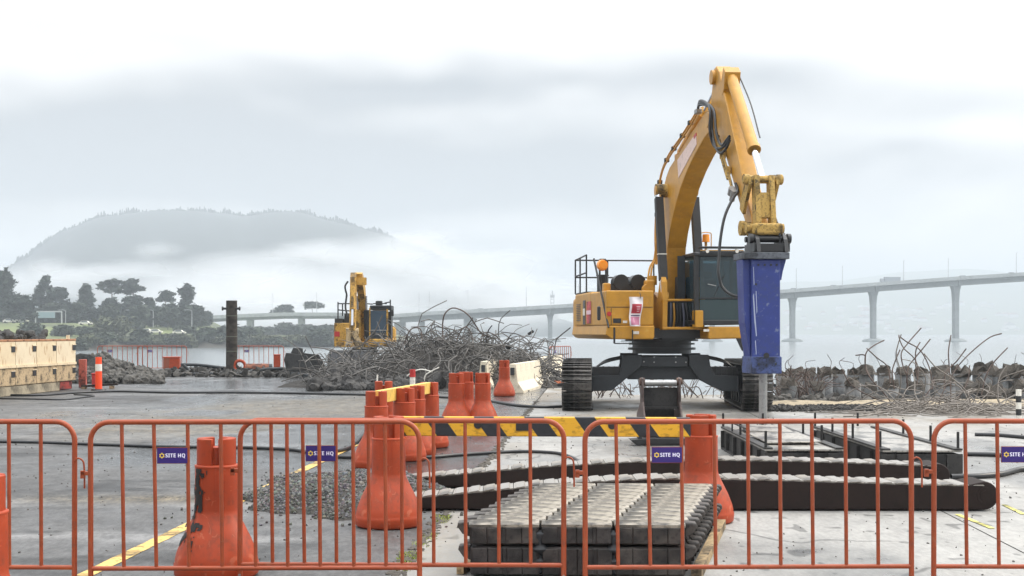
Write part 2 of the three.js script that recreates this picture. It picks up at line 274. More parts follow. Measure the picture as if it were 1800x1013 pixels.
// heightfields seen from the camera: rows by distance, columns by bearing
function terrain(name, px0, px1, nc, near, rows, height, m, color) {
  const pos = [], idx = [], col = [], nr = rows.length;
  for (let i = 0; i <= nc; i++) { const px = mix(px0, px1, i / nc), k = (px - 900) / FOCAL, d0 = near(px); for (let j = 0; j < nr; j++) { const d = d0 + rows[j], x = k * d, y = height(px, d, rows[j], x); pos.push(x, y, -d); const c = color(x, d, y, px); col.push(c[0], c[1], c[2]); if (i < nc && j < nr - 1) { const a = i * nr + j; idx.push(a, a + nr, a + nr + 1, a, a + nr + 1, a + 1); } } }
  const g = new THREE.BufferGeometry(); g.setAttribute('position', new THREE.Float32BufferAttribute(pos, 3)); g.setAttribute('color', new THREE.Float32BufferAttribute(col, 3)); g.setIndex(idx); g.computeVertexNormals();
  g.setAttribute('uv', new THREE.Float32BufferAttribute(new Float32Array(pos.length / 3 * 2), 2));
  return mesh(name, keepUV(g), m);
}
function curve(list, x) { if (x <= list[0][0]) return list[0][1]; for (let i = 1; i < list.length; i++) if (x <= list[i][0]) { const t = (x - list[i - 1][0]) / (list[i][0] - list[i - 1][0]), s = t * t * (3 - 2 * t); return mix(list[i - 1][1], list[i][1], mix(t, s, 0.5)); } return list[list.length - 1][1]; }
const landMat = M(1, 1, 1, 0.95, { vertexColors: true });
const shoreNear = (px) => curve([[-300, 260], [0, 325], [130, 352], [250, 398], [400, 420], [590, 450], [760, 480]], px);
const landH = (px, s) => -3.4 + 3.2 * sstep(0, 12, s) + (5.0 * sstep(10, 120, s) + 5 * sstep(120, 320, s)) * (1 - 0.85 * sstep(345, 430, px)) + 0.5 * (fbm(px * 0.05, s * 0.06, 3) - 0.5);
const rowsL = [0, 3, 6, 10, 16, 24, 34, 46, 60, 76, 94, 115, 140, 170, 205, 245, 300, 380, 480];
const grassC = (x, d, y) => { const n = fbm(x * 0.045 + 8, d * 0.03, 4), s = sstep(-2.6, 1.6, y), q = sstep(0.40, 0.56, n); return [mix(0.045, mix(0.045, 0.12, q), s), mix(0.042, mix(0.055, 0.145, q), s), mix(0.035, mix(0.025, 0.045, q), s)]; };
tag(terrain('land', -320, 760, 130, shoreNear, rowsL, (px, d, s) => landH(px, s) - 6 * sstep(690, 760, px), landMat, grassC), 'grassy headland across the water with a road on it', 'land', null, 'structure');
const landY = (px, d) => landH(px, d - shoreNear(px));
// wooded hill in the mist
const ridge = [[-300, 640], [-150, 585], [0, 490], [40, 460], [110, 413], [180, 388], [270, 377], [350, 379], [430, 387], [510, 379], [600, 397], [660, 414], [740, 446], [840, 500], [980, 560], [1100, 600]];
const hillH = (px, s) => { const peak = EYE + (HORIZON - curve(ridge, px)) / FOCAL * 2300; const t = s / 800; return Math.max(-6, (peak + 8) * Math.pow(Math.max(0, Math.sin(Math.min(1.6, t * Math.PI / 2))), 0.75) * (t > 1 ? Math.max(0, 1 - (t - 1) * 0.5) : 1) - 8 + 8 * (fbm(px * 0.03, s * 0.01, 4) - 0.5) * Math.min(1, t * 2)); };
const rowsH = []; for (let i = 0; i <= 30; i++) rowsH.push(i * 40);
tag(terrain('hill', -300, 1100, 120, () => 1500, rowsH, (px, d, s) => hillH(px, s), landMat, (x, d) => { const n = fbm(x * 0.02, d * 0.02, 4); return [0.022 + 0.012 * n, 0.03 + 0.014 * n, 0.03 + 0.012 * n]; }), 'long wooded hill rising out of the mist', 'hill', null, 'structure');
// far banks of the river
const ridge2 = [[560, 600], [680, 566], [780, 541], [860, 522], [950, 510], [1100, 504], [1300, 500], [1450, 494], [1600, 476], [1700, 470], [1800, 480], [2000, 500], [2300, 520]];
const farH = (px, s) => { const peak = EYE + (HORIZON - curve(ridge2, px)) / FOCAL * 4700; return -4 + (peak + 4) * Math.pow(clamp(s / 1500), 1.1) + 14 * (fbm(px * 0.02, s * 0.004, 3) - 0.5) * clamp(s / 400); };
const rowsF = []; for (let i = 0; i <= 24; i++) rowsF.push(i * 70);
tag(terrain('hill', 560, 2300, 90, () => 3200, rowsF, (px, d, s) => farH(px, s), landMat, (x, d) => { const n = fbm(x * 0.008, d * 0.008, 4); return [0.07 + 0.07 * n, 0.085 + 0.07 * n, 0.05 + 0.04 * n]; }), 'pale far hillside with houses beyond the bridge', 'hill', null, 'structure');

// forest on the wooded hill: one mass
{
  seed(5); const cone = new THREE.IcosahedronGeometry(1, 0); const m = M(0.024, 0.033, 0.030, 1);
  const im = new THREE.InstancedMesh(cone, m, 3600), q = new THREE.Matrix4(); im.name = 'forest';
  let k = 0; while (k < 3600) { const px = rr(-60, 980), crest = true, s = rr(720, 840), d = 1500 + s, x = (px - 900) / FOCAL * d, y = hillH(px, s), clump = fbm(px * 0.05, 3, 3); const h = crest ? rr(2, 5) * (0.5 + 1.2 * clump) * (rnd() < 0.15 ? 1.5 : 1) : rr(1.5, 2.6); q.compose(V(x, y + h * 0.6, -d), new THREE.Quaternion().setFromEuler(new THREE.Euler(0, rnd() * 6, rr(-0.1, 0.1))), V(rr(0.8, 2.2), h, rr(0.8, 2.2))); im.setMatrixAt(k++, q); }
  im.castShadow = true; scene.add(im); tag(im, 'misty eucalyptus forest covering the hill and its crest', 'forest', null, 'stuff');
}
// low cloud lying against the foot of the hill: lens-shaped puffs, thickest in their middle
{
  seed(23); const list = [];
  const puff = (px, py, d, rx, ry, a) => { const n = 18, r = 7, pos = [], col = [], idx = []; const c = P(px, py, d), ph = rnd() * 50;
    for (let j = 0; j <= r; j++) for (let i = 0; i < n; i++) { const t = j / r, an = i / n * Math.PI * 2, w = 1 + 0.5 * (vn(Math.cos(an) * 1.6 + ph, Math.sin(an) * 1.6 + ph) - 0.5); pos.push(c.x + Math.cos(an) * rx * t * w, c.y + Math.sin(an) * ry * t * w, c.z + Math.sqrt(Math.max(0, 1 - t * t)) * ry * 0.8); col.push(1, 1, 1, a * (1 - t * t) * (1 - t * t)); if (j < r) { const A = j * n + i, B = j * n + (i + 1) % n; idx.push(A, A + n, B + n, A, B + n, B); } }
    const g = new THREE.BufferGeometry(); g.setAttribute('position', new THREE.Float32BufferAttribute(pos, 3)); g.setAttribute('color', new THREE.Float32BufferAttribute(col, 4)); g.setIndex(idx); g.computeVertexNormals(); list.push(g); };
  const bank = [[60, 500, 190, 46, .8], [150, 485, 120, 24, .55], [280, 440, 60, 20, .38], [330, 520, 260, 60, .92], [240, 475, 130, 22, .5], [480, 505, 230, 60, .92], [560, 442, 120, 28, .72], [690, 450, 150, 46, .9], [820, 480, 170, 60, .9], [640, 520, 240, 70, .9], [930, 530, 190, 56, .9], [430, 470, 170, 30, .5], [540, 560, 400, 44, .8], [90, 470, 60, 20, .45], [-60, 500, 120, 50, .7], [740, 430, 90, 26, .6]];
  bank.forEach(([px, py, w, h, a], i) => { const d = 1440 - i * 16; puff(px, py, d, w / FOCAL * d, h / FOCAL * d, a); });
  const g = mergeGeometries(list.map((x) => { const y = x.toNonIndexed(); return y; })); g.setAttribute('uv', new THREE.Float32BufferAttribute(new Float32Array(g.attributes.position.count * 2), 2));
  const m = new THREE.MeshPhysicalMaterial({ color: lin(0.97, 0.98, 0.99), roughness: 1, transparent: true, vertexColors: true, side: THREE.DoubleSide, depthWrite: false, specularIntensity: 0, transmission: 0.5, thickness: 0 });
  const o = mesh('cloud', keepUV(g), m); o.castShadow = false; tag(o, 'low white mist lying along the foot of the wooded hill', 'mist', null, 'stuff');
}

// ---------------------------------------------------------------- trees
const leafMat = M(1, 1, 1, 0.9, { vertexColors: true }), barkMat = M(0.085, 0.07, 0.058, 0.95);
// crown: leaf sprays scattered in clumps; clumps are [x, y, z, rx, ry, rz, count]
function crownGeo(clumps, size, tint) {
  const pos = [], col = [];
  for (const [cx, cy, cz, rx, ry, rz, n] of clumps) for (let i = 0; i < n * 1.6; i++) {
    let x, y, z, l; do { x = rr(-1, 1); y = rr(-1, 1); z = rr(-1, 1); l = x * x + y * y + z * z; } while (l > 1 || (l < 0.2 && rnd() < 0.6));
    const b = 1 + 0.16 * Math.sin(x * 5 + y * 4 + cx); x = cx + x * rx * b; y = cy + y * ry * b; z = cz + z * rz * b;
    const s = size * rr(0.7, 1.6), t = rr(0.6, 1.45), c = [tint[0] * t, tint[1] * t, tint[2] * t];
    for (let q = 0; q < 3; q++) { pos.push(x + rr(-s, s), y + rr(-s, s) * 0.7, z + rr(-s, s)); col.push(...c); }
  }
  const g = new THREE.BufferGeometry(); g.setAttribute('position', new THREE.Float32BufferAttribute(pos, 3)); g.setAttribute('color', new THREE.Float32BufferAttribute(col, 3)); g.computeVertexNormals();
  g.setAttribute('uv', new THREE.Float32BufferAttribute(new Float32Array(pos.length / 3 * 2), 2)); return keepUV(g);
}
function tree(name, label, px, topPy, wPx, d, kind, group, tint, basePy) {
  const x = (px - 900) / FOCAL * d, gy = basePy ? EYE + (HORIZON - basePy) / FOCAL * d : landY(px, d), H = EYE + (HORIZON - topPy) / FOCAL * d - gy, W = wPx / FOCAL * d;
  const t = thing(name, label, name.includes('shrub') ? 'shrub' : 'tree', V(x, gy - 0.2, -d), rnd() * 6, group), cl = [], tr = [];
  const tall = H * (kind === 'pine' ? 0.93 : kind === 'shrub' ? 0.4 : 0.7), lean = rr(-0.05, 0.05) * H;
  if (kind !== 'shrub') { tr.push(rod(V(0, 0, 0), V(lean * 0.5, tall * 0.55, 0), 0.035 * H * 0.55, 0.026 * H * 0.55, 7), rod(V(lean * 0.5, tall * 0.55, 0), V(lean, tall, 0), 0.026 * H * 0.55, 0.01 * H * 0.55, 7)); }
  else tr.push(rod(V(0, 0, 0), V(0.1, tall, 0), 0.12, 0.05, 6));
  const add = (cx, cy, cz, rx, ry, n) => { cl.push([cx, cy, cz, rx, ry, rx, n]); if (kind === 'pine') tr.push(rod(V(lean * 0.8, Math.min(tall, cy - ry * 0.6) * 0.92, 0), V(cx, cy, cz), 0.012 * H * 0.5, 0.006 * H * 0.4, 5)); };
  if (kind === 'pine') { for (let i = 0; i < 12; i++) { const a = rnd() * 7, rad = W * 0.5 * rr(0.15, 0.72); add(lean + Math.cos(a) * rad, H * rr(0.72, 0.95), Math.sin(a) * rad, W * rr(0.10, 0.2), H * rr(0.025, 0.05), 45); } add(lean, H * 0.95, 0, W * 0.2, H * 0.045, 50); }
  else if (kind === 'cone') { for (let i = 0; i < 16; i++) { const u = i / 15, a = rnd() * 7, R = W * 0.5 * (1 - u * 0.72) * rr(0.4, 0.75); add(Math.cos(a) * R * 0.7, H * (0.14 + 0.76 * u), Math.sin(a) * R * 0.7, W * 0.30 * (1.12 - u * 0.75), H * 0.11, 120); } }
  else if (kind === 'tier') { for (let i = 0; i < 11; i++) { const u = i / 10, a = rnd() * 7, R = W * 0.34 * (1 - u * 0.5); add(Math.cos(a) * R, H * (0.38 + 0.56 * u), Math.sin(a) * R, W * rr(0.18, 0.28) * (1.15 - 0.5 * u), H * 0.075, 95); } }
  else if (kind === 'shrub') { for (let i = 0; i < 9; i++) { const a = rnd() * 7, R = W * 0.32 * rnd(); add(Math.cos(a) * R, H * rr(0.22, 0.66), Math.sin(a) * R, W * rr(0.22, 0.36), H * rr(0.24, 0.34), 120); } }
  else { for (let i = 0; i < 19; i++) { const a = rnd() * 7, u = rnd(), R = W * 0.36 * rr(0.2, 1) * Math.sqrt(1 - u * 0.7); add(Math.cos(a) * R, H * (0.16 + 0.70 * u), Math.sin(a) * R, W * rr(0.13, 0.26), H * rr(0.08, 0.16), 110); } }
  mesh('trunk', tr, barkMat, t); mesh('crown', crownGeo(cl, Math.max(0.3, 0.0019 * d), tint ?? [0.040, 0.055, 0.032]), leafMat, t);
  return t;
}
seed(42);
const dk = [0.022, 0.034, 0.022], md = [0.035, 0.048, 0.030], ol = [0.065, 0.075, 0.042];
for (const [px, top, w, d, kind, label, tint] of [
  [6, 470, 62, 470, 'round', 'tallest dark broad tree at the frame edge above the rubble bin', dk], [-40, 480, 60, 480, 'round', 'dark tree cut by the frame edge', dk], [30, 515, 70, 455, 'round', 'low broad dark tree in front of the tallest tree', dk],
  [77, 485, 34, 520, 'tier', 'layered pine with a visible trunk behind the road gantry', dk], [103, 503, 46, 515, 'round', 'round dark tree just beside the layered pine', dk],
  [151, 500, 44, 510, 'cone', 'dense egg shaped dark tree standing alone', dk], [198, 491, 48, 540, 'pine', 'umbrella pine with flat crown, twin nearer the egg shaped tree', dk], [236, 489, 44, 545, 'pine', 'umbrella pine with flat crown, twin farther from the egg shaped tree', dk],
  [196, 522, 44, 500, 'round', 'broad dark tree under the first umbrella pine', dk], [232, 516, 58, 505, 'round', 'broad dark tree under the second umbrella pine', dk], [262, 524, 30, 500, 'cone', 'small pointed dark tree between the pines', dk],
  [291, 511, 38, 525, 'pine', 'smaller flat topped pine above the grass slope', dk], [300, 528, 58, 490, 'round', 'broad dark tree beside the grass slope', dk], [326, 500, 30, 530, 'tier', 'slender layered pine at the end of the wood', dk], [334, 538, 40, 500, 'round', 'low round tree under the slender layered pine', dk],
  [361, 546, 24, 560, 'round', 'small dome shaped tree standing by the bridge approach', md], [500, 537, 38, 720, 'round', 'dome shaped tree above the bridge approach behind the steel pile', md], [549, 532, 44, 720, 'pine', 'open crowned pine above the bridge approach beside the small excavator', md], [485, 546, 14, 720, 'round', 'tiny tree above the bridge approach', md],
]) tree(kind === 'pine' || kind === 'tier' ? 'pine_tree' : 'broad_tree', label, px, top, w, d, kind, 'trees on the headland', tint, d > 700 ? 556 : 0);
for (const [px, top, w, d, label, tint] of [
  [62, 564, 52, 372, 'dark round shrub above the rubble bin', md], [112, 570, 48, 388, 'wide dark shrub beside the rubble bin end', md], [150, 572, 36, 400, 'mid grey green shrub between two larger shrubs', md], [196, 548, 66, 405, 'big olive shrub standing highest on the bank', ol], [172, 585, 46, 392, 'low olive shrub at the foot of the big one', ol],
  [245, 578, 40, 410, 'dark shrub at the water below the grass slope', md], [285, 588, 40, 412, 'low spreading shrub at the water edge', ol], [228, 594, 50, 405, 'low pale shrub on the rocky shore', ol], [325, 570, 36, 460, 'flat dark shrub on the grass slope', md], [362, 574, 46, 428, 'large round shrub before the bridge approach', md], [398, 568, 50, 432, 'tall dark shrub behind the steel pile', md],
  [440, 574, 46, 436, 'round shrub just past the steel pile', md], [470, 590, 40, 440, 'low shrub on the far bank past the steel pile', ol], [520, 588, 56, 446, 'wide low shrub on the far bank', ol], [560, 575, 44, 450, 'dark shrub below the bridge beside the small excavator', md], [578, 590, 30, 446, 'little shrub hidden half behind the small excavator', md], [20, 585, 40, 350, 'small shrub rising above the bin', ol],
]) tree('bank_shrub', label, px, top, w, d, 'shrub', 'shrubs along the far bank', tint);

for (let px = -12, i = 0; px < 352; px += 17, i++) tree('broad_tree', 'low dark tree filling the wood on the headland', px + rr(-5, 5), 536 + rr(-8, 9) + (px > 250 ? 6 : 0), rr(34, 48), 480 + rr(-12, 30), 'round', 'undergrowth trees of the headland wood', i % 3 ? dk : md);
for (let px = 135, i = 0; px < 592; px += 19, i++) tree('bank_shrub', 'low scrub bush along the rocky waterline of the headland', px + rr(-6, 6), 591 + rr(-6, 6), rr(30, 46), shoreNear(px) + rr(3, 10), 'shrub', 'scrub along the waterline', [md, ol, dk][i % 3]);

for (let px = 415, i = 0; px < 600; px += 20, i++) tree('bank_shrub', 'dark bush in the belt below the bridge approach', px + rr(-6, 6), 568 + rr(-5, 8), rr(30, 46), 560 + rr(-30, 60), 'shrub', 'bushes below the bridge approach', [md, dk][i % 2]);

// street lamps, sign gantry and cars on the headland road
{
  const grey = M(0.42, 0.44, 0.45, 0.5), gz = 505;
  [[36, 'at the frame edge'], [115, 'beside the sign gantry'], [159, 'between gantry and round trees'], [235, 'under the umbrella pines'], [269, 'above the grass slope'], [277, 'farther from the pines, above the slope'], [337, 'near the end of the wood']].forEach(([px, w], i) => {
    const d = gz - 30 + (i % 3) * 8, gy = landY(px, d), t = thing('street_lamp', 'grey road lamp with curved arm ' + w, 'street lamp', V((px - 900) / FOCAL * d, gy, -d), 0, 'lamps along the headland road');
    const h = EYE + (HORIZON - 547) / FOCAL * d - gy; mesh('post', cyl(0.09, 0.14, h, 0, h / 2, 0), grey, t); mesh('arm', tube([V(0, h, 0), V(-0.6, h + 0.35, 0), V(-2.2, h + 0.4, 0)], 0.07, 8, 6), grey, t); mesh('lamp_head', box(0.8, 0.14, 0.3, -2.4, h + 0.36, 0), grey, t);
  });
  const d = 470, a = P(62, 585, d), b = P(108, 585, d), ya = landY(62, d), yb = landY(108, d), top = EYE + (HORIZON - 548) / FOCAL * d;
  const t = thing('sign_gantry', 'grey road sign gantry spanning the headland road', 'gantry', V((a.x + b.x) / 2, Math.min(ya, yb), -d)); const y0 = Math.min(ya, yb), w = (b.x - a.x) / 2;
  mesh('post', cyl(0.16, 0.2, top - y0, -w, (top - y0) / 2, 0), grey, t); mesh('post', cyl(0.22, 0.26, top - y0, w, (top - y0) / 2, 0), grey, t); mesh('cross_beam', box(w * 2, 0.5, 0.5, 0, top - y0, 0), grey, t); mesh('sign_panel', box(w * 1.3, 2.0, 0.15, -0.6, top - y0 - 1.2, 0.35), M(0.28, 0.38, 0.42, 0.6), t);
  const carGeo = ready([prism([[-2.1, 0.35], [2.1, 0.35], [2.15, 0.8], [1.3, 0.95], [0.7, 1.45], [-1.1, 1.45], [-1.9, 0.95], [-2.15, 0.85]], 1.7, 0.05)]), wh = ready(cyl(0.33, 0.33, 1.72, 0, 0.33, 0, Math.PI / 2)), gl = ready([prism([[-1.5, 0.97], [1.05, 0.97], [0.62, 1.38], [-1.0, 1.38]], 1.73, 0.02)]);
  [[17, 'first from the frame edge'], [38, 'second from the frame edge'], [258, 'above the grass slope, the first'], [274, 'above the grass slope, the second'], [315, 'near the end of the wood'], [150, 'below the egg shaped tree']].forEach(([px, w]) => { const dd = 452, c = thing('car', 'distant white car on the headland road ' + w, 'car', V((px - 900) / FOCAL * dd, landY(px, dd) + 0.05, -dd), rr(-0.1, 0.1), 'cars on the headland road'); mesh('body', carGeo, mats.white, c); for (const s of [-1.3, 1.3]) mesh('wheel', wh, mats.rubber, c).position.x = s; mesh('windows', gl, mats.glass, c); });
}

// ---------------------------------------------------------------- bridge over the river
{
  const BD = 700, S = BD / FOCAL, X = (px) => (px - 900) * S, Y = (py) => EYE + (HORIZON - py) * S;
  const deckTop = [[300, 566], [345, 560], [420, 556], [500, 553], [590, 553], [690, 556], [760, 551], [850, 546.5], [967, 540], [1110, 531], [1252, 522], [1393, 511.5], [1535, 500.5], [1680, 490], [1822, 481], [1964, 475], [2106, 471]];
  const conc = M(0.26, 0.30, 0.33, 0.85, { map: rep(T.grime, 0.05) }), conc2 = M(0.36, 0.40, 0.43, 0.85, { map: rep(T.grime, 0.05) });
  const root = thing('road_bridge', 'long grey concrete bridge rising across the river on slender piers', 'bridge', V(0, -3, -BD));
  const y = (px) => Y(curve2(px)) + 3; function curve2(px) { for (let i = 1; i < deckTop.length; i++) if (px <= deckTop[i][0]) { const [a, b] = [deckTop[i - 1], deckTop[i]]; return mix(a[1], b[1], (px - a[0]) / (b[0] - a[0])); } return deckTop.at(-1)[1]; }
  const joints = [300, 400, 500, 600, 703, 826, 967, 1110, 1252, 1393, 1535, 1680, 1822, 1964, 2106];
  for (let i = 1; i < joints.length; i++) {
    const a = joints[i - 1], b = joints[i], gap = 0.5, A = [X(a) + gap * S, y(a)], B = [X(b) - gap * S, y(b)], n = 6, thin = a < 690;
    const bar = (o0, o1, w, z, m, nm) => { const up = [], lo = []; for (let k = 0; k <= n; k++) { const px = mix(a + gap, b - gap, k / n); up.push([X(px), y(px) + o1]); lo.unshift([X(px), y(px) + o0]); } return mesh(nm, prism([...lo, ...up], w, 0).translate(0, 0, z), m, root); };
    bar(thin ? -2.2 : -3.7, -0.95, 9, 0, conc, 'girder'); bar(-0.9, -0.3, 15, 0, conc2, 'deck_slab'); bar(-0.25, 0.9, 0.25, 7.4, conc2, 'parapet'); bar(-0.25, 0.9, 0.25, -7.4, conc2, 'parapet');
  }
  for (const px of [967, 1110, 1252, 1393, 1535, 1680, 1822, 1964]) {
    const h = y(px) - 3.3, p = mesh('pier', [prism([[-1.05, 0.6], [1.05, 0.6], [1.1, h * 0.72], [1.5, h * 0.9], [2.3, h], [-2.3, h], [-1.5, h * 0.9], [-1.1, h * 0.72]], 5, 0.1)], conc, root); p.position.x = X(px);
    mesh('footing', lathe([[0, -0.6], [5.4, -0.6], [5.5, 0.5], [4.4, 1.2], [1.9, 1.75], [0, 1.8]], 28), conc, p);
  }
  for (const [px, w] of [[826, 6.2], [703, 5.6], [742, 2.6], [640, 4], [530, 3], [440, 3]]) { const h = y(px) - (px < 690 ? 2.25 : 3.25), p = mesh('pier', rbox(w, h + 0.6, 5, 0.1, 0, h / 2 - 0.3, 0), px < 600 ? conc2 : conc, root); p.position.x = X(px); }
  const lampM = M(0.4, 0.42, 0.44, 0.6);
  [475, 560, 735, 756, 822, 925, 1018, 1395, 1487, 1582, 1675, 1778].forEach((px, i) => { const h = 11; mesh('lamp_post', [cyl(0.12, 0.18, h, 0, h / 2, 0, 0, 0, 0, 6), rod(V(0, h, 0), V(0, h + 0.3, 1.8), 0.09, 0.07, 6)], lampM, root).position.set(X(px), y(px) - 0.2, i % 2 ? 7 : -7); });
  // lattice mast on the deck
  const mst = mesh('mast', [box(0.25, 7, 0.25, -0.8, 3.5, 0), box(0.25, 7, 0.25, 0.8, 3.5, 0), box(1.9, 0.3, 0.4, 0, 2.2, 0), box(1.9, 0.3, 0.4, 0, 4.2, 0), box(2.2, 1.3, 1.2, 0, 5.6, 0), box(0.5, 2.2, 0.5, 0, 7.4, 0)], lampM, root); mst.position.set(X(971), y(971) - 0.2, 0);
  // traffic
  const veh = (name, label, cat, px, geo, m) => { const c = thing(name, label, cat, V(X(px), Y(curve2(px)) - 0.29, -BD + 3.5), 0.077, 'vehicles on the bridge'); mesh('body', geo, m, c); return c; };
  const vg = M(0.2, 0.22, 0.24, 0.5), carB = ready([prism([[-2.1, 0.3], [2.1, 0.3], [2.1, 0.85], [1.2, 1.0], [0.7, 1.55], [-1.6, 1.55], [-2.1, 1.0]], 1.8, 0.05), cyl(0.34, 0.34, 1.82, -1.3, 0.34, 0, Math.PI / 2), cyl(0.34, 0.34, 1.82, 1.3, 0.34, 0, Math.PI / 2)]);
  const tk = veh('truck', 'long grey truck driving over the bridge', 'truck', 1562, ready([rbox(8.2, 2.6, 2.4, 0.1, 0.9, 2.2, 0), rbox(1.8, 2.0, 2.3, 0.15, -4.3, 1.7, 0)]), M(0.3, 0.33, 0.36, 0.5)); for (const x of [-4.2, 0, 3.4, 4.4]) mesh('wheel', cyl(0.48, 0.48, 2.3, x, 0.48, 0, Math.PI / 2), mats.rubber, tk);
  veh('car', 'dark car on the bridge just past the blue hammer', 'car', 1394, carB, vg); veh('car', 'dark car on the bridge between hammer and truck', 'car', 1464, carB, vg); veh('car', 'dark car on the bridge at the tall right pier', 'car', 1690, carB, vg); veh('car', 'dark car on the bridge near the frame edge', 'car', 1775, carB, vg); veh('car', 'small dark car on the bridge above the scrap bars', 'car', 846, carB, vg);
}
// houses on the far hillside
{
  seed(77); const wall = [M(0.72, 0.71, 0.68, 0.8), M(0.6, 0.57, 0.52, 0.8), M(0.66, 0.66, 0.68, 0.8)], roof = [M(0.3, 0.27, 0.25, 0.8), M(0.55, 0.56, 0.57, 0.7), M(0.35, 0.2, 0.16, 0.8)];
  const wg = ready(box(12, 6, 9, 0, 3, 0)), rg = ready(prism([[-6.8, 6], [6.8, 6], [3, 9], [-3, 9]], 10, 0));
  for (let i = 0; i < 70; i++) { const px = i < 46 ? rr(1500, 1795) : rr(1370, 1560), s = rr(60, 640), d = 3200 + s, k = rr(0.9, 1.7); const t = thing('house', 'one of the small pale hazy houses on the far hillside beyond the bridge', 'house', V((px - 900) / FOCAL * d, farH(px, s) - 1.5, -d), rr(-0.5, 0.5), 'houses on the far hillside'); t.scale.set(k * rr(0.8, 1.6), k, k); mesh('wall', wg, wall[i % 3], t); mesh('roof', rg, roof[(i * 7) % 3], t); }
}

// ---------------------------------------------------------------- crowd barriers in the front
function signTexture() {
  const c = document.createElement('canvas'); c.width = 512; c.height = 264; const x = c.getContext('2d');
  x.fillStyle = '#2b1568'; x.fillRect(0, 0, 512, 264);
  x.strokeStyle = '#e3c24a'; x.lineWidth = 15; x.lineJoin = 'round'; x.beginPath();
  for (let i = 0; i <= 12; i++) { const a = i / 12 * Math.PI * 2 - Math.PI / 2, r = i % 2 ? 27 : 42; x[i ? 'lineTo' : 'moveTo'](80 + Math.cos(a) * r, 132 + Math.sin(a) * r); } x.closePath(); x.stroke();
  x.fillStyle = '#e9e6f6'; x.font = 'bold 92px sans-serif'; x.textBaseline = 'middle'; x.fillText('SITE HQ', 136, 130, 346);
  const t = new THREE.CanvasTexture(c); t.colorSpace = THREE.SRGBColorSpace; return t;
}
const signMat = new THREE.MeshStandardMaterial({ map: signTexture(), roughness: 0.45 });
function makeBarrier() {
  const o = new THREE.Group(), L = 2.15, H = 1.076, r = 0.0175, b = -L / 2, R = 0.125;
  const path = new THREE.CurvePath(), K = 0.5523 * R; path.add(new THREE.LineCurve3(V(b, 0.012, 0), V(b, H - R, 0))); path.add(new THREE.CubicBezierCurve3(V(b, H - R, 0), V(b, H - R + K, 0), V(b + R - K, H, 0), V(b + R, H, 0))); path.add(new THREE.LineCurve3(V(b + R, H, 0), V(-b - R, H, 0))); path.add(new THREE.CubicBezierCurve3(V(-b - R, H, 0), V(-b - R + K, H, 0), V(-b, H - R + K, 0), V(-b, H - R, 0))); path.add(new THREE.LineCurve3(V(-b, H - R, 0), V(-b, 0.012, 0)));
  mesh('frame', [new THREE.TubeGeometry(path, 170, r, 12)], mats.barrier, o);
  mesh('bottom_rail', [rod(V(b, 0.119, 0), V(-b, 0.119, 0), 0.0155, 0.0155, 12)], mats.barrier, o);
  const bar = ready(rod(V(0, 0.12, 0), V(0, H - 0.004, 0), 0.0125, 0.0125, 10));
  for (let i = 1; i < 10; i++) { const m = mesh('bar', bar, mats.barrier, o); m.position.x = b + i * L / 10 + rr(-0.004, 0.004); m.rotation.z = 0.010 + rr(-0.006, 0.006); }
  const x0 = b + 0.2 * L, g = new THREE.BoxGeometry(0.196, 0.1, 0.003); g.translate(x0 + L / 20, 0.858, 0.014);
  mesh('sign_frame', [box(0.2, 0.106, 0.004, x0 + L / 20, 0.858, 0.0105)], mats.barrier, o); mesh('sign_plate', keepUV(g), signMat, o);
  const hx = -b; mesh('hook', [tube([V(hx, 0.775, 0.012), V(hx + 0.004, 0.82, 0.014), V(hx + 0.03, 0.838, 0.014), V(hx + 0.058, 0.82, 0.012), V(hx + 0.066, 0.77, 0.01), V(hx + 0.068, 0.64, 0.008)], 0.006, 26, 7)], mats.barrier, o);
  mesh('bracket', [rbox(0.055, 0.026, 0.03, 0.004, b - 0.036, 0.742, 0.0), box(0.026, 0.05, 0.03, b - 0.05, 0.735, 0)], mats.barrier, o);
  for (const s of [-1, 1]) { mesh('foot', [box(0.05, 0.008, 0.46, s * -b, 0.006, 0)], mats.barrier, o); mesh('foot_bolt', [cyl(0.009, 0.009, 0.01, s * -b, 0.05, 0.018, Math.PI / 2, 0, 0, 8)], mats.steel, o); }
  return o;
}
const bar0 = makeBarrier();
[[-156, 8.98, 'orange steel barrier panel cut by the frame edge beside the half seen orange post base', -0.01], [448.5, 8.93, 'orange steel barrier panel in front of the orange post base with a scorched side', 0.004], [706, 9.06, 'orange steel barrier panel overlapping behind its neighbour, in front of the gravel heap', -0.006], [1316, 8.98, 'orange steel barrier panel between the stack of rubber pads and the folded tracks', 0.008], [1929.5, 8.98, 'orange steel barrier panel at the other frame edge beyond the folded tracks end', -0.006]].forEach(([px, d, label, t], i) => {
  const o = i ? bar0.clone() : bar0; o.name = numbered('crowd_barrier'); o.position.set((px - 900) / FOCAL * d, 0, -d); o.rotation.set(0.0, t, i % 2 ? 0.002 : -0.002); scene.add(o); tag(o, label, 'barrier', 'orange crowd barriers in the front row');
});

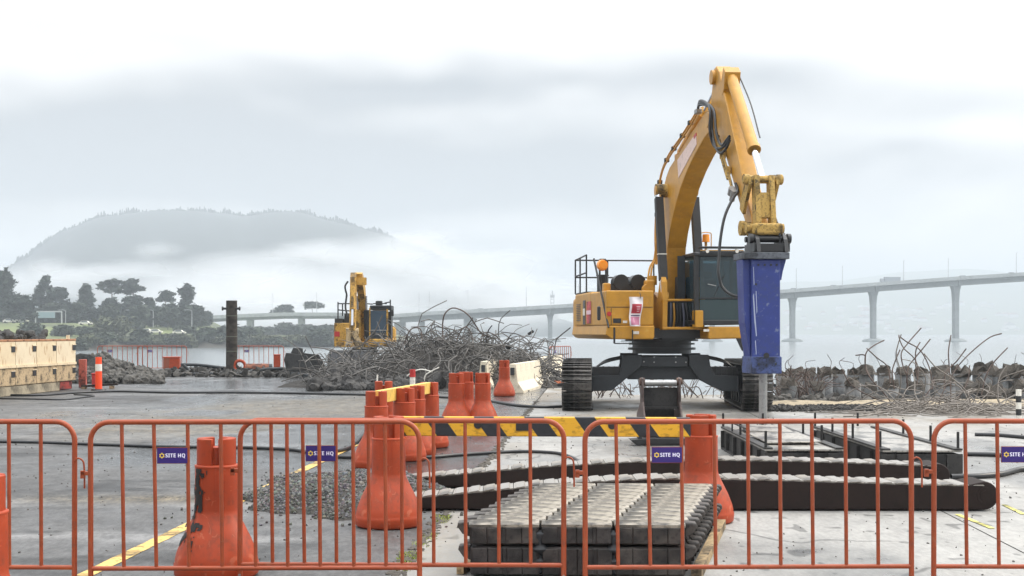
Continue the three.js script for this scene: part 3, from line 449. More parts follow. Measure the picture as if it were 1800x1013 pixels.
// ---------------------------------------------------------------- orange plastic post bases
function makeBase() {
  const o = new THREE.Group();
  mesh('body', [lathe([[0.002, 0.0], [0.262, 0.0], [0.283, 0.02], [0.288, 0.075], [0.284, 0.095], [0.278, 0.105], [0.279, 0.118], [0.268, 0.165], [0.235, 0.25], [0.198, 0.325], [0.168, 0.385], [0.150, 0.43], [0.146, 0.46], [0.143, 0.742], [0.147, 0.746], [0.147, 0.758], [0.134, 0.763], [0.002, 0.763]], 44)], mats.orange, o);
  const sec = (a0, a1) => { const s = new THREE.Shape(); s.absarc(0, 0, 0.133, a0, a1, false); s.absarc(0, 0, 0.082, a1, a0, true); return new THREE.ExtrudeGeometry(s, { depth: 0.168, bevelEnabled: true, bevelThickness: 0.006, bevelSize: 0.005, bevelOffset: -0.005, bevelSegments: 2, curveSegments: 9 }).rotateX(-Math.PI / 2).translate(0, 0.766, 0); };
  for (let i = 0; i < 4; i++) mesh('collar_prong', [sec(i * Math.PI / 2 + 0.2, (i + 1) * Math.PI / 2 - 0.2)], mats.orange, o);
  mesh('collar_core', [cyl(0.088, 0.088, 0.12, 0, 0.82, 0, 0, 0, 0, 20)], mats.orange, o);
  mesh('seam', [box(0.008, 0.28, 0.006, 0, 0.6, 0.1445)], mats.orange, o);
  return o;
}
const base0 = makeBase();
const baseSpots = [[-2.70, 6.9, 0.4, 'orange plastic post base cut by the frame edge, nearest of all'], [-2.02, 9.33, 0.15, 'orange plastic post base with black scorched side behind the front barrier'], [-1.06, 11.72, 0.3, 'orange plastic post base holding the near end of the striped boom by the gravel heap'], [1.66, 11.98, 0.55, 'orange plastic post base holding the striped boom beside the rubber pad stack'],
  [-1.67, 16.8, 0.2, 'orange plastic post base holding the near end of the plain yellow boom'], [-1.90, 20.2, 0.1, 'orange plastic post base alone behind the yellow boom on its asphalt side'], [-1.40, 17.75, 0.35, 'orange plastic post base leaning on the yellow boom, first along it'], [-1.32, 18.55, 0.5, 'orange plastic post base leaning on the yellow boom, second along it'], [-1.20, 19.75, 0.3, 'orange plastic post base holding the far end of the yellow boom'],
  [-0.99, 24.3, 0.25, 'orange plastic post base on the open asphalt, first of the pair'], [-0.845, 25.0, 0.9, 'orange plastic post base tucked close behind the first of the pair'], [-0.525, 24.4, 0.6, 'orange plastic post base on the open asphalt, second of the pair'], [-0.20, 35.6, 0.2, 'orange plastic post base standing against the cream concrete barrier']];
baseSpots.forEach(([x, d, t, label], i) => { const o = i ? base0.clone() : base0; o.name = numbered('post_base'); o.position.set(x, 0, -d); o.rotation.y = t; if (i === 0) scene.add(o); else scene.add(o); tag(o, label, 'post base', 'orange plastic post bases'); });
{ // scorched tar smear on the second base
  const o = scene.children.find((c) => c.name === 'post_base_001'), prof = [[0.27, 0.165], [0.236, 0.25], [0.2, 0.325], [0.17, 0.385], [0.152, 0.43], [0.148, 0.46], [0.146, 0.6], [0.146, 0.73]]; const pos = []; seed(9);
  const rad = (y) => { for (let i = 1; i < prof.length; i++) if (y <= prof[i][1]) return mix(prof[i - 1][0], prof[i][0], (y - prof[i - 1][1]) / (prof[i][1] - prof[i - 1][1])); return 0.146; };
  for (let i = 0; i < 60; i++) for (let j = 0; j < 26; j++) { const y = 0.17 + i * 0.0095, a = 3.55 + j * 0.05, u = (j - 13) / 13; const n = fbm(j * 0.22 + 5, i * 0.16 + 3, 3) - 0.40 * Math.abs(u) - 0.22 * Math.max(0, (0.25 - y) / 0.1) ; if (n < 0.36) continue; const q = (yy, aa) => { const r = rad(yy) + 0.003; return [Math.cos(aa) * r, yy, -Math.sin(aa) * r]; }; const A = q(y, a), B = q(y, a + 0.05), C = q(y + 0.0095, a + 0.05), E = q(y + 0.0095, a); pos.push(...A, ...B, ...C, ...A, ...C, ...E); }
  const g = new THREE.BufferGeometry(); g.setAttribute('position', new THREE.Float32BufferAttribute(pos, 3)); g.computeVertexNormals(); const m = mesh('tar_smear', g, M(0.012, 0.010, 0.009, 0.7, { side: THREE.DoubleSide }), o); m.userData.label = 'black scorched smear'; m.rotation.y = -0.5;
}
// booms between the bases
{
  const L = 2.50, a = P(713, 750, 11.66), b = P(1197, 748, 11.9), t = thing('striped_boom', 'yellow and black striped boom lying across two orange post bases', 'boom', V((a.x + b.x) / 2, 0.765, -11.78), -0.06), h = 0.168;
  const st = dataTex(1024, 128, (c, r) => { const x = c / 1024 * L, y = (1 - r / 128) * h, n = tileN(c, r, 1024, 60, 3), u = (((x - 0.20 - y * 0.72) % 0.435) + 0.435) % 0.435; const k = u < 0.172, w = 1 - 0.22 * sstep(0.5, 0.8, n); return k ? [34 * w, 36 * w, 42 * w] : [214 * w, 160 * w, 34 * w]; }); st.wrapS = st.wrapT = THREE.ClampToEdgeWrapping;
  const g = new RoundedBoxGeometry(L, h, 0.07, 3, 0.01); { const p = g.attributes.position, uv = g.attributes.uv; for (let i = 0; i < p.count; i++) uv.setXY(i, p.getX(i) / L + 0.5, clamp(p.getY(i) / h + 0.5, 0.01, 0.99)); } g.translate(0, h / 2, 0);
  mesh('board', keepUV(g), new THREE.MeshStandardMaterial({ map: st, roughness: 0.5 }), t);
  for (const px of [838, 1073]) mesh('hole_plug', [cyl(0.035, 0.035, 0.01, (px - 955) / 203.5, h - 0.068, 0.037, Math.PI / 2, 0, 0, 20)], mats.black, t);
  mesh('recess_plate', [box(0.11, 0.085, 0.008, (916 - 955) / 203.5, h - 0.075, 0.037)], mats.black, t);
  const A = V(-1.67, 0, -16.8), B = V(-1.20, 0, -19.75), dv = B.clone().sub(A), t2 = thing('plain_boom', 'plain yellow boom held between the smaller orange post bases', 'boom', A.clone().add(B).multiplyScalar(0.5).setY(0.78), Math.atan2(-dv.z, dv.x));
  mesh('board', [rbox(dv.length() - 0.1, 0.165, 0.07, 0.01, 0, 0.0825, 0)], M(0.74, 0.50, 0.12, 0.5, { map: T.grime }), t2); mesh('end_cap', [rbox(0.06, 0.15, 0.06, 0.01, dv.length() / 2 - 0.03, 0.08, 0)], mats.black, t2);
}
// small white bollard with red top, and a thin stake
{
  const t = thing('small_bollard', 'thin white bollard with red cap behind the yellow boom', 'bollard', V(-1.545, 0, -21.2)); mesh('tube', [cyl(0.042, 0.042, 0.98, 0, 0.49, 0)], mats.white, t); mesh('cap', [cyl(0.046, 0.046, 0.12, 0, 1.03, 0)], mats.red, t); mesh('foot', [cyl(0.1, 0.12, 0.05, 0, 0.025, 0)], mats.black, t);
  const s = thing('stake', 'thin pale stake behind the lone orange post base', 'stake', V(-2.16, 0, -21.4), 0); mesh('stem', [rod(V(0, 0, 0), V(0.05, 1.0, 0), 0.018, 0.014, 6)], mats.white, s);
}

// ---------------------------------------------------------------- stack of rubber track pads
{
  seed(31); const t = thing('rubber_pad_stack', 'block of grey rubber track pads laid in three columns behind the barrier', 'pad stack', V(0.44, 0, -9.22), -0.035);
  const m = [M(0.046, 0.042, 0.043, 0.55, { map: T.heavy, bumpMap: T.grain, bumpScale: 0.004 }), M(0.055, 0.050, 0.049, 0.56, { map: T.heavy, bumpMap: T.grain, bumpScale: 0.004 }), M(0.038, 0.035, 0.037, 0.52, { map: T.heavy, bumpMap: T.grain, bumpScale: 0.004 })];
  const W = 0.47, Dp = 0.205, hs = [0.21, 0.14]; let y = 0.012; const front = 4;
  const padGeo = (h, k) => { // a moulded block: rounded tread on top, ribbed front
    const l = [rbox(W, h - 0.02, Dp - 0.01, 0.012, 0, h / 2 - 0.01, 0), rbox(W - 0.06, h - 0.03, Dp - 0.02, 0.01, 0, h / 2, 0)];
    for (let i = 0; i < front; i++) { const x = -W / 2 + (i + 0.5) * W / front + 0.006 * k * (i % 2 ? 1 : -1); l.push(rbox(W / front - 0.010 - 0.006 * (i % 2), h - 0.03, 0.02, 0.008, x, h / 2 - 0.008, Dp / 2 - 0.004)); }
    return ready(l); };
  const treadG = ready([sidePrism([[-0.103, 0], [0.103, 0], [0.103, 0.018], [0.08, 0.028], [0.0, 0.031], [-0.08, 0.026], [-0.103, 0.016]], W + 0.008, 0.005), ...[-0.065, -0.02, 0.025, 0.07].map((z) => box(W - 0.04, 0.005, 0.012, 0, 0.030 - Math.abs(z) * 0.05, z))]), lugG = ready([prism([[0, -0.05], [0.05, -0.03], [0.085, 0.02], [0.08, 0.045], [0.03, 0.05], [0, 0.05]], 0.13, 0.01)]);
  const tm = [M(0.30, 0.288, 0.265, 0.5, { map: T.heavy, bumpMap: T.grain, bumpScale: 0.003 }), M(0.34, 0.33, 0.305, 0.52, { map: T.heavy, bumpMap: T.grain, bumpScale: 0.003 })];  // worn treads, lightened further: sky light on the pad tops put into the colour
  const geos = hs.map((h) => [padGeo(h, -1), padGeo(h, 1)]);
  const links = ready([lathe([[0.005, 0], [0.03, 0.02], [0.012, 0.05], [0.05, 0.085], [0.05, 0.10], [0.02, 0.12], [0.02, 0.14], [0.062, 0.165], [0.062, 0.18], [0.02, 0.21], [0.05, 0.27], [0.05, 0.285], [0.01, 0.3]], 12)]);
  for (let k = 0; k < 2; k++) { for (let r = 0; r < 12; r++) for (let c = 0; c < 3; c++) { if (k < 1 && r > 0 && r < 11 && c === 1) continue; const p = mesh('rubber_pad', geos[k][(r + c) % 2], m[Math.floor(rnd() * 3)], t); p.position.set((c - 1) * 0.492 + r * 0.040 + rr(-0.004, 0.004), y + rr(0, 0.003), -Dp / 2 - r * 0.208); p.rotation.set(rr(-0.02, 0.02), rr(-0.008, 0.008), rr(-0.006, 0.006));
    if (k === 1) { const tr = mesh('tread', treadG, tm[Math.floor(rnd() * 2)], p); tr.position.y = hs[1] - 0.022; tr.userData.label = 'pale worn tread with sky light put into its colour'; }
    if (c !== 1) { const lg = mesh('side_lug', lugG, m[1], p); lg.position.set((c - 1) * W / 2, hs[k] * 0.7, 0); if (c === 0) lg.rotation.y = Math.PI; } } y += hs[k] + 0.002; }
  for (const c of [-0.5, 0.5]) mesh('link_pin', links, mats.dark, t).position.set(c * 0.502, 0.02, -0.04);
  const tim = M(0.36, 0.28, 0.17, 0.85, { map: T.heavy }); mesh('timber_bearer', [beam(V(0.80, 0.035, 0.02), V(1.26, 0.035, -2.45), 0.07, 0.07)], tim, t); mesh('timber_bearer', [beam(V(-0.80, 0.03, -0.1), V(-0.36, 0.03, -2.45), 0.05, 0.05)], tim, t);
}

// ---------------------------------------------------------------- folded crawler tracks
function foldedTrack(d, topPx, endPx, r, label) {
  const S = d / FOCAL, X = (px) => (px - 900) * S, Y = (py) => EYE + (HORIZON - py) * S, x0 = X(topPx[0][0]);
  const t = thing('folded_track', label, 'crawler track', V(x0, 0, -d - 0.22), 0, 'folded crawler tracks'), top = topPx.map(([px, py]) => [X(px) - x0, Y(py) - 0.02]);
  const xe = X(endPx) - x0 - r, out = [[0, 0.02]]; for (let i = 0; i <= 12; i++) { const a = -Math.PI / 2 + i / 12 * Math.PI; out.push([xe + Math.cos(a) * r, r + 0.012 + Math.sin(a) * r]); }
  const topF = top.slice().reverse(); for (const p of topF) if (p[0] < xe - 0.02) out.push(p);
  const pr = prism(out, 0.44, 0.012);
  mesh('side_plate', [pr], mats.brown, t); mesh('end_pin', [cyl(r * 0.42, r * 0.42, 0.46, xe + r * 0.1, r + 0.01, 0, Math.PI / 2, 0, 0, 6)], mats.brown, t); mesh('end_boss', [cyl(r * 0.62, r * 0.62, 0.45, xe + r * 0.1, r + 0.01, 0, Math.PI / 2, 0, 0, 24)], mats.brown, t);
  const sh = ready([box(0.136, 0.012, 0.43, 0, 0.006, 0), prism([[-0.062, 0.010], [-0.045, 0.017], [0.03, 0.022], [0.042, 0.010]], 0.455, 0)]), sm = [M(0.30, 0.29, 0.28, 0.36, { map: T.grime, metalness: 0.3 }), M(0.26, 0.25, 0.24, 0.42, { map: T.heavy, metalness: 0.2 })];
  for (let x = 0.06, i = 0; x < xe + r * 0.4; x += 0.142, i++) { let y, sl; if (x < xe) { let k = 1; while (k < top.length - 1 && top[k][0] < x) k++; const a = top[k - 1], b = top[k]; y = Math.min(mix(a[1], b[1], (x - a[0]) / (b[0] - a[0])), 9); sl = Math.atan2(b[1] - a[1], b[0] - a[0]); } else { const q = (x - xe) / r; y = r + 0.012 + Math.sqrt(Math.max(0, 1 - q * q)) * r; sl = -Math.asin(Math.min(0.99, q)); } const s = mesh('grouser_shoe', sh, sm[i % 3 ? 0 : 1], t); s.position.set(x, y, 0); s.rotation.z = sl; s.scale.y = rr(0.85, 1.1); }
  return t;
}
foldedTrack(12.68, [[690, 879], [742, 872], [850, 862], [950, 852], [1050, 845], [1140, 840.5], [1257, 840], [1400, 843], [1560, 848], [1690, 851.5], [1740, 853]], 1756, 0.132, 'long dark brown crawler track folded flat with rounded end, nearer of two');
foldedTrack(14.5, [[690, 844], [739, 838], [850, 828], [950, 819], [1100, 811], [1260, 807], [1400, 809], [1560, 814], [1615, 817], [1660, 820]], 1671, 0.128, 'long dark brown crawler track folded flat, farther of two, before the steel boxes');

// ---------------------------------------------------------------- low steel boxes with stakes
function steelBox(x0, x1, d0, d1, label, extra) {
  const t = thing('steel_box', label, 'steel box', V((x0 + x1) / 2, 0, -d0), -0.012, 'low steel boxes by the folded tracks'), W = x1 - x0, Ln = d1 - d0, H = 0.30, pl = M(0.34, 0.345, 0.35, 0.34, { map: T.heavy, metalness: 0.25 }), dk = M(0.028, 0.028, 0.03, 0.55, { map: T.heavy });
  mesh('top_plate', [box(W - 0.02, 0.02, Ln, 0, H - 0.01, -Ln / 2)], pl, t);
  for (const s of [-1, 1]) mesh('side_beam', [box(0.10, 0.02, Ln, s * (W / 2 - 0.05), H + 0.011, -Ln / 2), box(0.10, 0.02, Ln, s * (W / 2 - 0.05), 0.01, -Ln / 2), box(0.012, H - 0.04, Ln, s * (W / 2 - 0.05), H / 2 - 0.02, -Ln / 2), ...[0.15, 0.32, 0.5, 0.68, 0.86].map((q) => box(0.095, H - 0.06, 0.012, s * (W / 2 - 0.05), H / 2 - 0.02, -Ln * q))], dk, t);
  mesh('front_beam', [box(W - 0.004, H - 0.04, 0.014, 0, H / 2 - 0.02, 0.006), box(W * 0.02, H - 0.05, 0.05, -W * 0.32, H / 2 - 0.02, 0.03), box(W * 0.02, H - 0.05, 0.05, W * 0.3, H / 2 - 0.02, 0.03)], dk, t);
  mesh('back_beam', [box(W - 0.004, H - 0.04, 0.014, 0, H / 2 - 0.02, -Ln - 0.008)], dk, t);
  const stk = ready(cyl(0.016, 0.016, 0.19, 0, 0.095, 0)); for (const [x, z] of extra) mesh('stake', stk, dk, t).position.set(x * (W / 2 - 0.03), H + 0.02, -z * Ln);
  return t;
}
{
  const t = steelBox(2.94, 3.87, 15.9, 19.5, 'low dark steel box with loose plates on top, under the blue hammer', [[-1, 0.99], [-1, 0.02], [1, 0.62], [1, 0.30], [0.3, 0.99], [-1, 0.55]]);
  const pl = M(0.36, 0.36, 0.36, 0.36, { map: T.heavy, metalness: 0.2 }); mesh('loose_plate', [box(0.66, 0.012, 1.3, -0.02, 0.345, -1.25, 0.02, 0.04, 0.015)], pl, t); mesh('loose_plate', [box(0.6, 0.012, 1.0, 0.02, 0.35, -2.75, 0.02, -0.03, -0.01)], pl, t);
  mesh('plate_spacer', [box(0.05, 0.022, 1.1, -0.25, 0.326, -1.25), box(0.05, 0.022, 1.1, 0.25, 0.326, -1.25), box(0.05, 0.026, 0.8, -0.2, 0.328, -2.75), box(0.05, 0.026, 0.8, 0.24, 0.328, -2.75)], mats.black, t);
  mesh('side_frame', [box(0.02, 0.14, 0.02, -0.45, 0.37, -2.6), box(0.02, 0.02, 1.2, -0.45, 0.44, -2.0)], mats.black, t);
  steelBox(4.27, 5.2, 15.75, 19.6, 'low dark steel box with stakes along its edges, farther from the blue hammer', [[-1, 0.99], [-1, 0.05], [-1, 0.4], [-1, 0.7], [1, 0.02], [1, 0.3], [1, 0.62], [0.4, 0.99]]);
  const f = thing('angle_bars', 'small low pair of steel angle bars lying beside the steel box near the post base', 'steel bars', V(2.42, 0, -15.4), 0.1); mesh('angle', [beam(V(0.2, 0.03, 0.0), V(-0.1, 0.03, -2.2), 0.06, 0.06), beam(V(-0.45, 0.03, -1.4), V(0.05, 0.03, -1.6), 0.05, 0.05)], mats.dark, f);
}
// spare bucket standing on end before the excavator
{
  const t = thing('spare_bucket', 'narrow dark steel bucket standing upright in front of the big excavator', 'bucket', V(G(1160, 778).x, 0, -20.6), 0.05), dk = M(0.022, 0.021, 0.022, 0.6, { map: T.heavy }), W = 0.56;
  const side = [[0.30, 0.02], [0.34, 0.35], [0.14, 0.62], [0.12, 0.86], [0.09, 0.965], [0.02, 0.99], [-0.05, 0.95], [-0.07, 0.6], [-0.42, 0.42], [-0.46, 0.12], [-0.36, 0.02]];
  for (const s of [-1, 1]) { mesh('side_plate', [sidePrism(side, 0.035).translate(s * W / 2, 0, 0)], M(0.085, 0.07, 0.065, 0.6, { map: T.rust }), t); mesh('ear_boss', [cyl(0.06, 0.06, 0.075, s * W / 2, 0.92, 0.03, 0, 0, Math.PI / 2)], M(0.13, 0.085, 0.06, 0.7, { map: T.rust }), t); }
  mesh('pin', [cyl(0.045, 0.045, W, 0, 0.90, 0.03, 0, 0, Math.PI / 2)], mats.steel, t); mesh('cross_plate', [box(W - 0.04, 0.30, 0.03, 0, 0.68, -0.02), box(W - 0.04, 0.03, 0.16, 0, 0.53, 0.03)], dk, t); mesh('shell', [box(W - 0.04, 0.46, 0.03, 0, 0.28, -0.3), box(W - 0.04, 0.03, 0.62, 0, 0.06, 0), box(W - 0.04, 0.34, 0.03, 0, 0.23, 0.28)], dk, t);
  mesh('cutting_edge', [prism([[-0.52, 0.09], [-0.44, 0.012], [0.3, 0.012], [0.33, 0.10], [-0.2, 0.11]], 0.3, 0.01).translate(0, 0, 0.42)], mats.black, t);
  for (const x of [-0.38, -0.1, 0.18]) mesh('tooth', [prism([[-0.03, 0], [0.03, 0], [0.02, 0.06], [-0.02, 0.06]], 0.14, 0.005).translate(x, 0.10, 0.46)], mats.dark, t);
}

// ---------------------------------------------------------------- hoses lying on the ground
function groundHose(name, label, cat, px, r, m = mats.hose) { const p = px.map(([x, y]) => { const g = G(x, y); g.y = r * 0.95; return g; }); return tag(mesh(name, [tube(p, r, p.length * 12, 8)], m), label, cat, 'hoses on the wharf'); }
groundHose('hose', 'thick black hose lying across the wharf from the asphalt to the concrete', 'hose', [[-120, 778], [0, 779], [60, 780], [200, 785], [300, 788], [420, 789], [510, 793], [560, 801], [600, 806], [680, 807], [750, 807], [800, 803], [860, 799], [920, 796.5], [975, 799], [1005, 807], [1020, 818], [1030, 835]], 0.022);
groundHose('hose', 'thin black hose far across the muddy asphalt to the excavator', 'hose', [[-60, 694], [60, 697], [140, 692], [200, 690], [300, 692], [420, 692], [560, 694], [680, 697], [770, 700], [850, 706], [920, 716], [960, 718], [992, 717], [1040, 722]], 0.03);
groundHose('hose', 'short black hose loop beside the yellow boom base', 'hose', [[560, 800], [600, 795], [622, 783], [632, 773], [642, 766], [655, 764]], 0.03);
groundHose('hose', 'black hose lying right beside the far steel box', 'hose', [[1695, 802], [1740, 803], [1800, 806], [1900, 812]], 0.03); groundHose('hose', 'grey black hose curving out from the folded track end', 'hose', [[1672, 843], [1720, 842], [1760, 838], [1800, 829], [1880, 826]], 0.032);
groundHose('hose', 'black hose on the pale concrete near the frame edge', 'hose', [[1714, 767], [1750, 768], [1800, 772], [1880, 778]], 0.03);
groundHose('hose', 'thin tangled line across the asphalt near the rubble bin', 'hose', [[-20, 702], [60, 703], [110, 704], [145, 700], [165, 697], [130, 695]], 0.02);

// ---------------------------------------------------------------- loose stone
function rockGeos(n, sd, squash = 0.75) { seed(sd); const out = []; for (let k = 0; k < n; k++) { const g = new THREE.IcosahedronGeometry(1, 1), p = g.attributes.position, off = rnd() * 90; for (let i = 0; i < p.count; i++) { const x = p.getX(i), y = p.getY(i), z = p.getZ(i), s = 0.62 + 0.75 * vn(x * 1.7 + off, y * 1.7 + z * 2.3 + off); p.setXYZ(i, x * s, y * s * squash, z * s); } g.computeVertexNormals(); out.push(strip(g)); } return out; }
const rocks = rockGeos(8, 3);
function scatter(name, label, cat, n, place, m, geo = rocks, tintRange = 0.4, parent) {
  const per = geo.map(() => []); for (let i = 0; i < n; i++) { const [pos, s] = place(i); per[i % geo.length].push([pos, s, new THREE.Euler(rnd() * 6, rnd() * 6, rnd() * 6), rr(1 - tintRange, 1 + tintRange)]); }
  const list = []; per.forEach((l, k) => l.forEach(([pos, s, e]) => { const g = geo[k].clone(); g.applyMatrix4(new THREE.Matrix4().compose(pos, new THREE.Quaternion().setFromEuler(e), s.isVector3 ? s : V(s, s, s))); list.push(g); }));
  const o = mesh(name, list, m, parent); return parent ? o : tag(o, label, cat, null, 'stuff');
}
{ // gravel heap behind the post base
  seed(14); const c = V(-1.66, 0, -13.9), H = (x, z) => { const u = (x - c.x) / 1.12, w = (z - c.z) / 1.85, r = Math.sqrt(u * u + w * w) + 0.62 * (fbm(x * 1.6 + 4, z * 1.3, 3) - 0.5); return 0.27 * Math.pow(clamp(1 - r), 0.8) + 0.045 * (vn(x * 5, z * 5) - 0.4) * clamp(1.2 - r); };
  const g = new THREE.PlaneGeometry(2.8, 4.4, 70, 90).rotateX(-Math.PI / 2).translate(c.x, 0, c.z), p = g.attributes.position; for (let i = 0; i < p.count; i++) { const y = H(p.getX(i), p.getZ(i)); p.setY(i, y > 0.004 ? y : -0.02); } g.computeVertexNormals();
  const heap = thing('gravel_heap', 'spread heap of dark gravel beside the striped boom base', 'gravel', V(0, 0, 0)); heap.userData.kind = 'stuff';
  mesh('mound', g, M(0.062, 0.060, 0.058, 0.95, { map: T.conc, bumpMap: T.grainF, bumpScale: 0.02 }), heap);
  const im = new THREE.InstancedMesh(rocks[0], M(0.10, 0.098, 0.095, 0.9), 9000), q = new THREE.Matrix4(); let k = 0; im.name = 'stones';
  while (k < 9000) { const x = c.x + rr(-1.5, 1.5), z = c.z + rr(-2.3, 2.3), h = H(x, z); if (h < 0.006 && rnd() > 0.02) continue; const s = rr(0.006, 0.017) * (rnd() < 0.05 ? 1.7 : 1); q.compose(V(x, Math.max(h, 0.002) + s * 0.3, z), new THREE.Quaternion().setFromEuler(new THREE.Euler(rnd() * 6, rnd() * 6, rnd() * 6)), V(s, s * 0.8, s)); im.setMatrixAt(k, q); im.setColorAt(k, lin(rr(0.5, 1.7), rr(0.5, 1.7), rr(0.5, 1.7)).lerp(lin(1, 1, 1), 0.75).multiplyScalar(rr(0.5, 1.5))); k++; }
  heap.add(im);
  // stones and dirt crumbs lying about
  const im2 = new THREE.InstancedMesh(rocks[3], M(0.10, 0.095, 0.088, 0.95), 1100); im2.name = numbered('gravel'); k = 0;
  while (k < 1100) { const py = 640 + 373 * Math.pow(rnd(), 1.6), px = rr(-50, 1850), g0 = G(px, py); if (g0.z < -61 || (g0.x > 2.7 && g0.z < -32)) continue; const near = fbm(g0.x * 0.8, g0.z * 0.5, 3); if (near < 0.5 && rnd() < 0.8) continue; const s = rr(0.003, 0.009) * (1 + -g0.z * 0.03); q.compose(g0.setY(s * 0.4), new THREE.Quaternion().setFromEuler(new THREE.Euler(rnd() * 6, rnd() * 6, rnd() * 6)), V(s, s * 0.7, s)); im2.setMatrixAt(k++, q); }
  scene.add(im2); tag(im2, 'loose stones and crumbs scattered over the wharf', 'gravel', null, 'stuff');
}
{ // weeds in the joint
  seed(66); const pos = [], tuft = (x, z, n, s) => { for (let i = 0; i < n; i++) { const a = rnd() * 7, l = s * rr(0.5, 1.2), bx = x + rr(-0.05, 0.05) * 1.4, bz = z + rr(-0.14, 0.14), w = s * 0.12; pos.push(bx - w, 0.002, bz, bx + w, 0.002, bz, bx + Math.cos(a) * l * 0.8, l * rr(0.3, 0.8), bz + Math.sin(a) * l * 0.8); } };
  for (const [px, py, n, s] of [[718, 978, 150, 0.035], [712, 985, 80, 0.03], [745, 945, 90, 0.03], [775, 911, 80, 0.045], [770, 918, 50, 0.03], [735, 958, 60, 0.025], [704, 1000, 70, 0.03]]) { const g = G(px, py); tuft(jointX(-g.z) + rr(-0.02, 0.02), g.z, n, s); }
  const g = new THREE.BufferGeometry(); g.setAttribute('position', new THREE.Float32BufferAttribute(pos, 3)); g.computeVertexNormals(); tag(mesh('weeds', g, M(0.22, 0.27, 0.03, 0.8, { side: THREE.DoubleSide })), 'small bright green weeds growing in the paving joint', 'weeds', null, 'stuff');
  const d = []; for (let i = 0; i < 1400; i++) { const dd = 7 + 26 * Math.pow(rnd(), 1.5), s = rr(0.008, 0.03); const h = rocks[i % 8].clone(); h.scale(s, s * 0.5, s * 1.5); h.translate(jointX(dd) + rr(-1, 1) * rr(0, 0.10), 0.002, -dd); d.push(h); }
  tag(mesh('dirt', d, M(0.07, 0.062, 0.052, 0.95)), 'line of dirt and grit gathered in the paving joint', 'dirt', null, 'stuff');
}

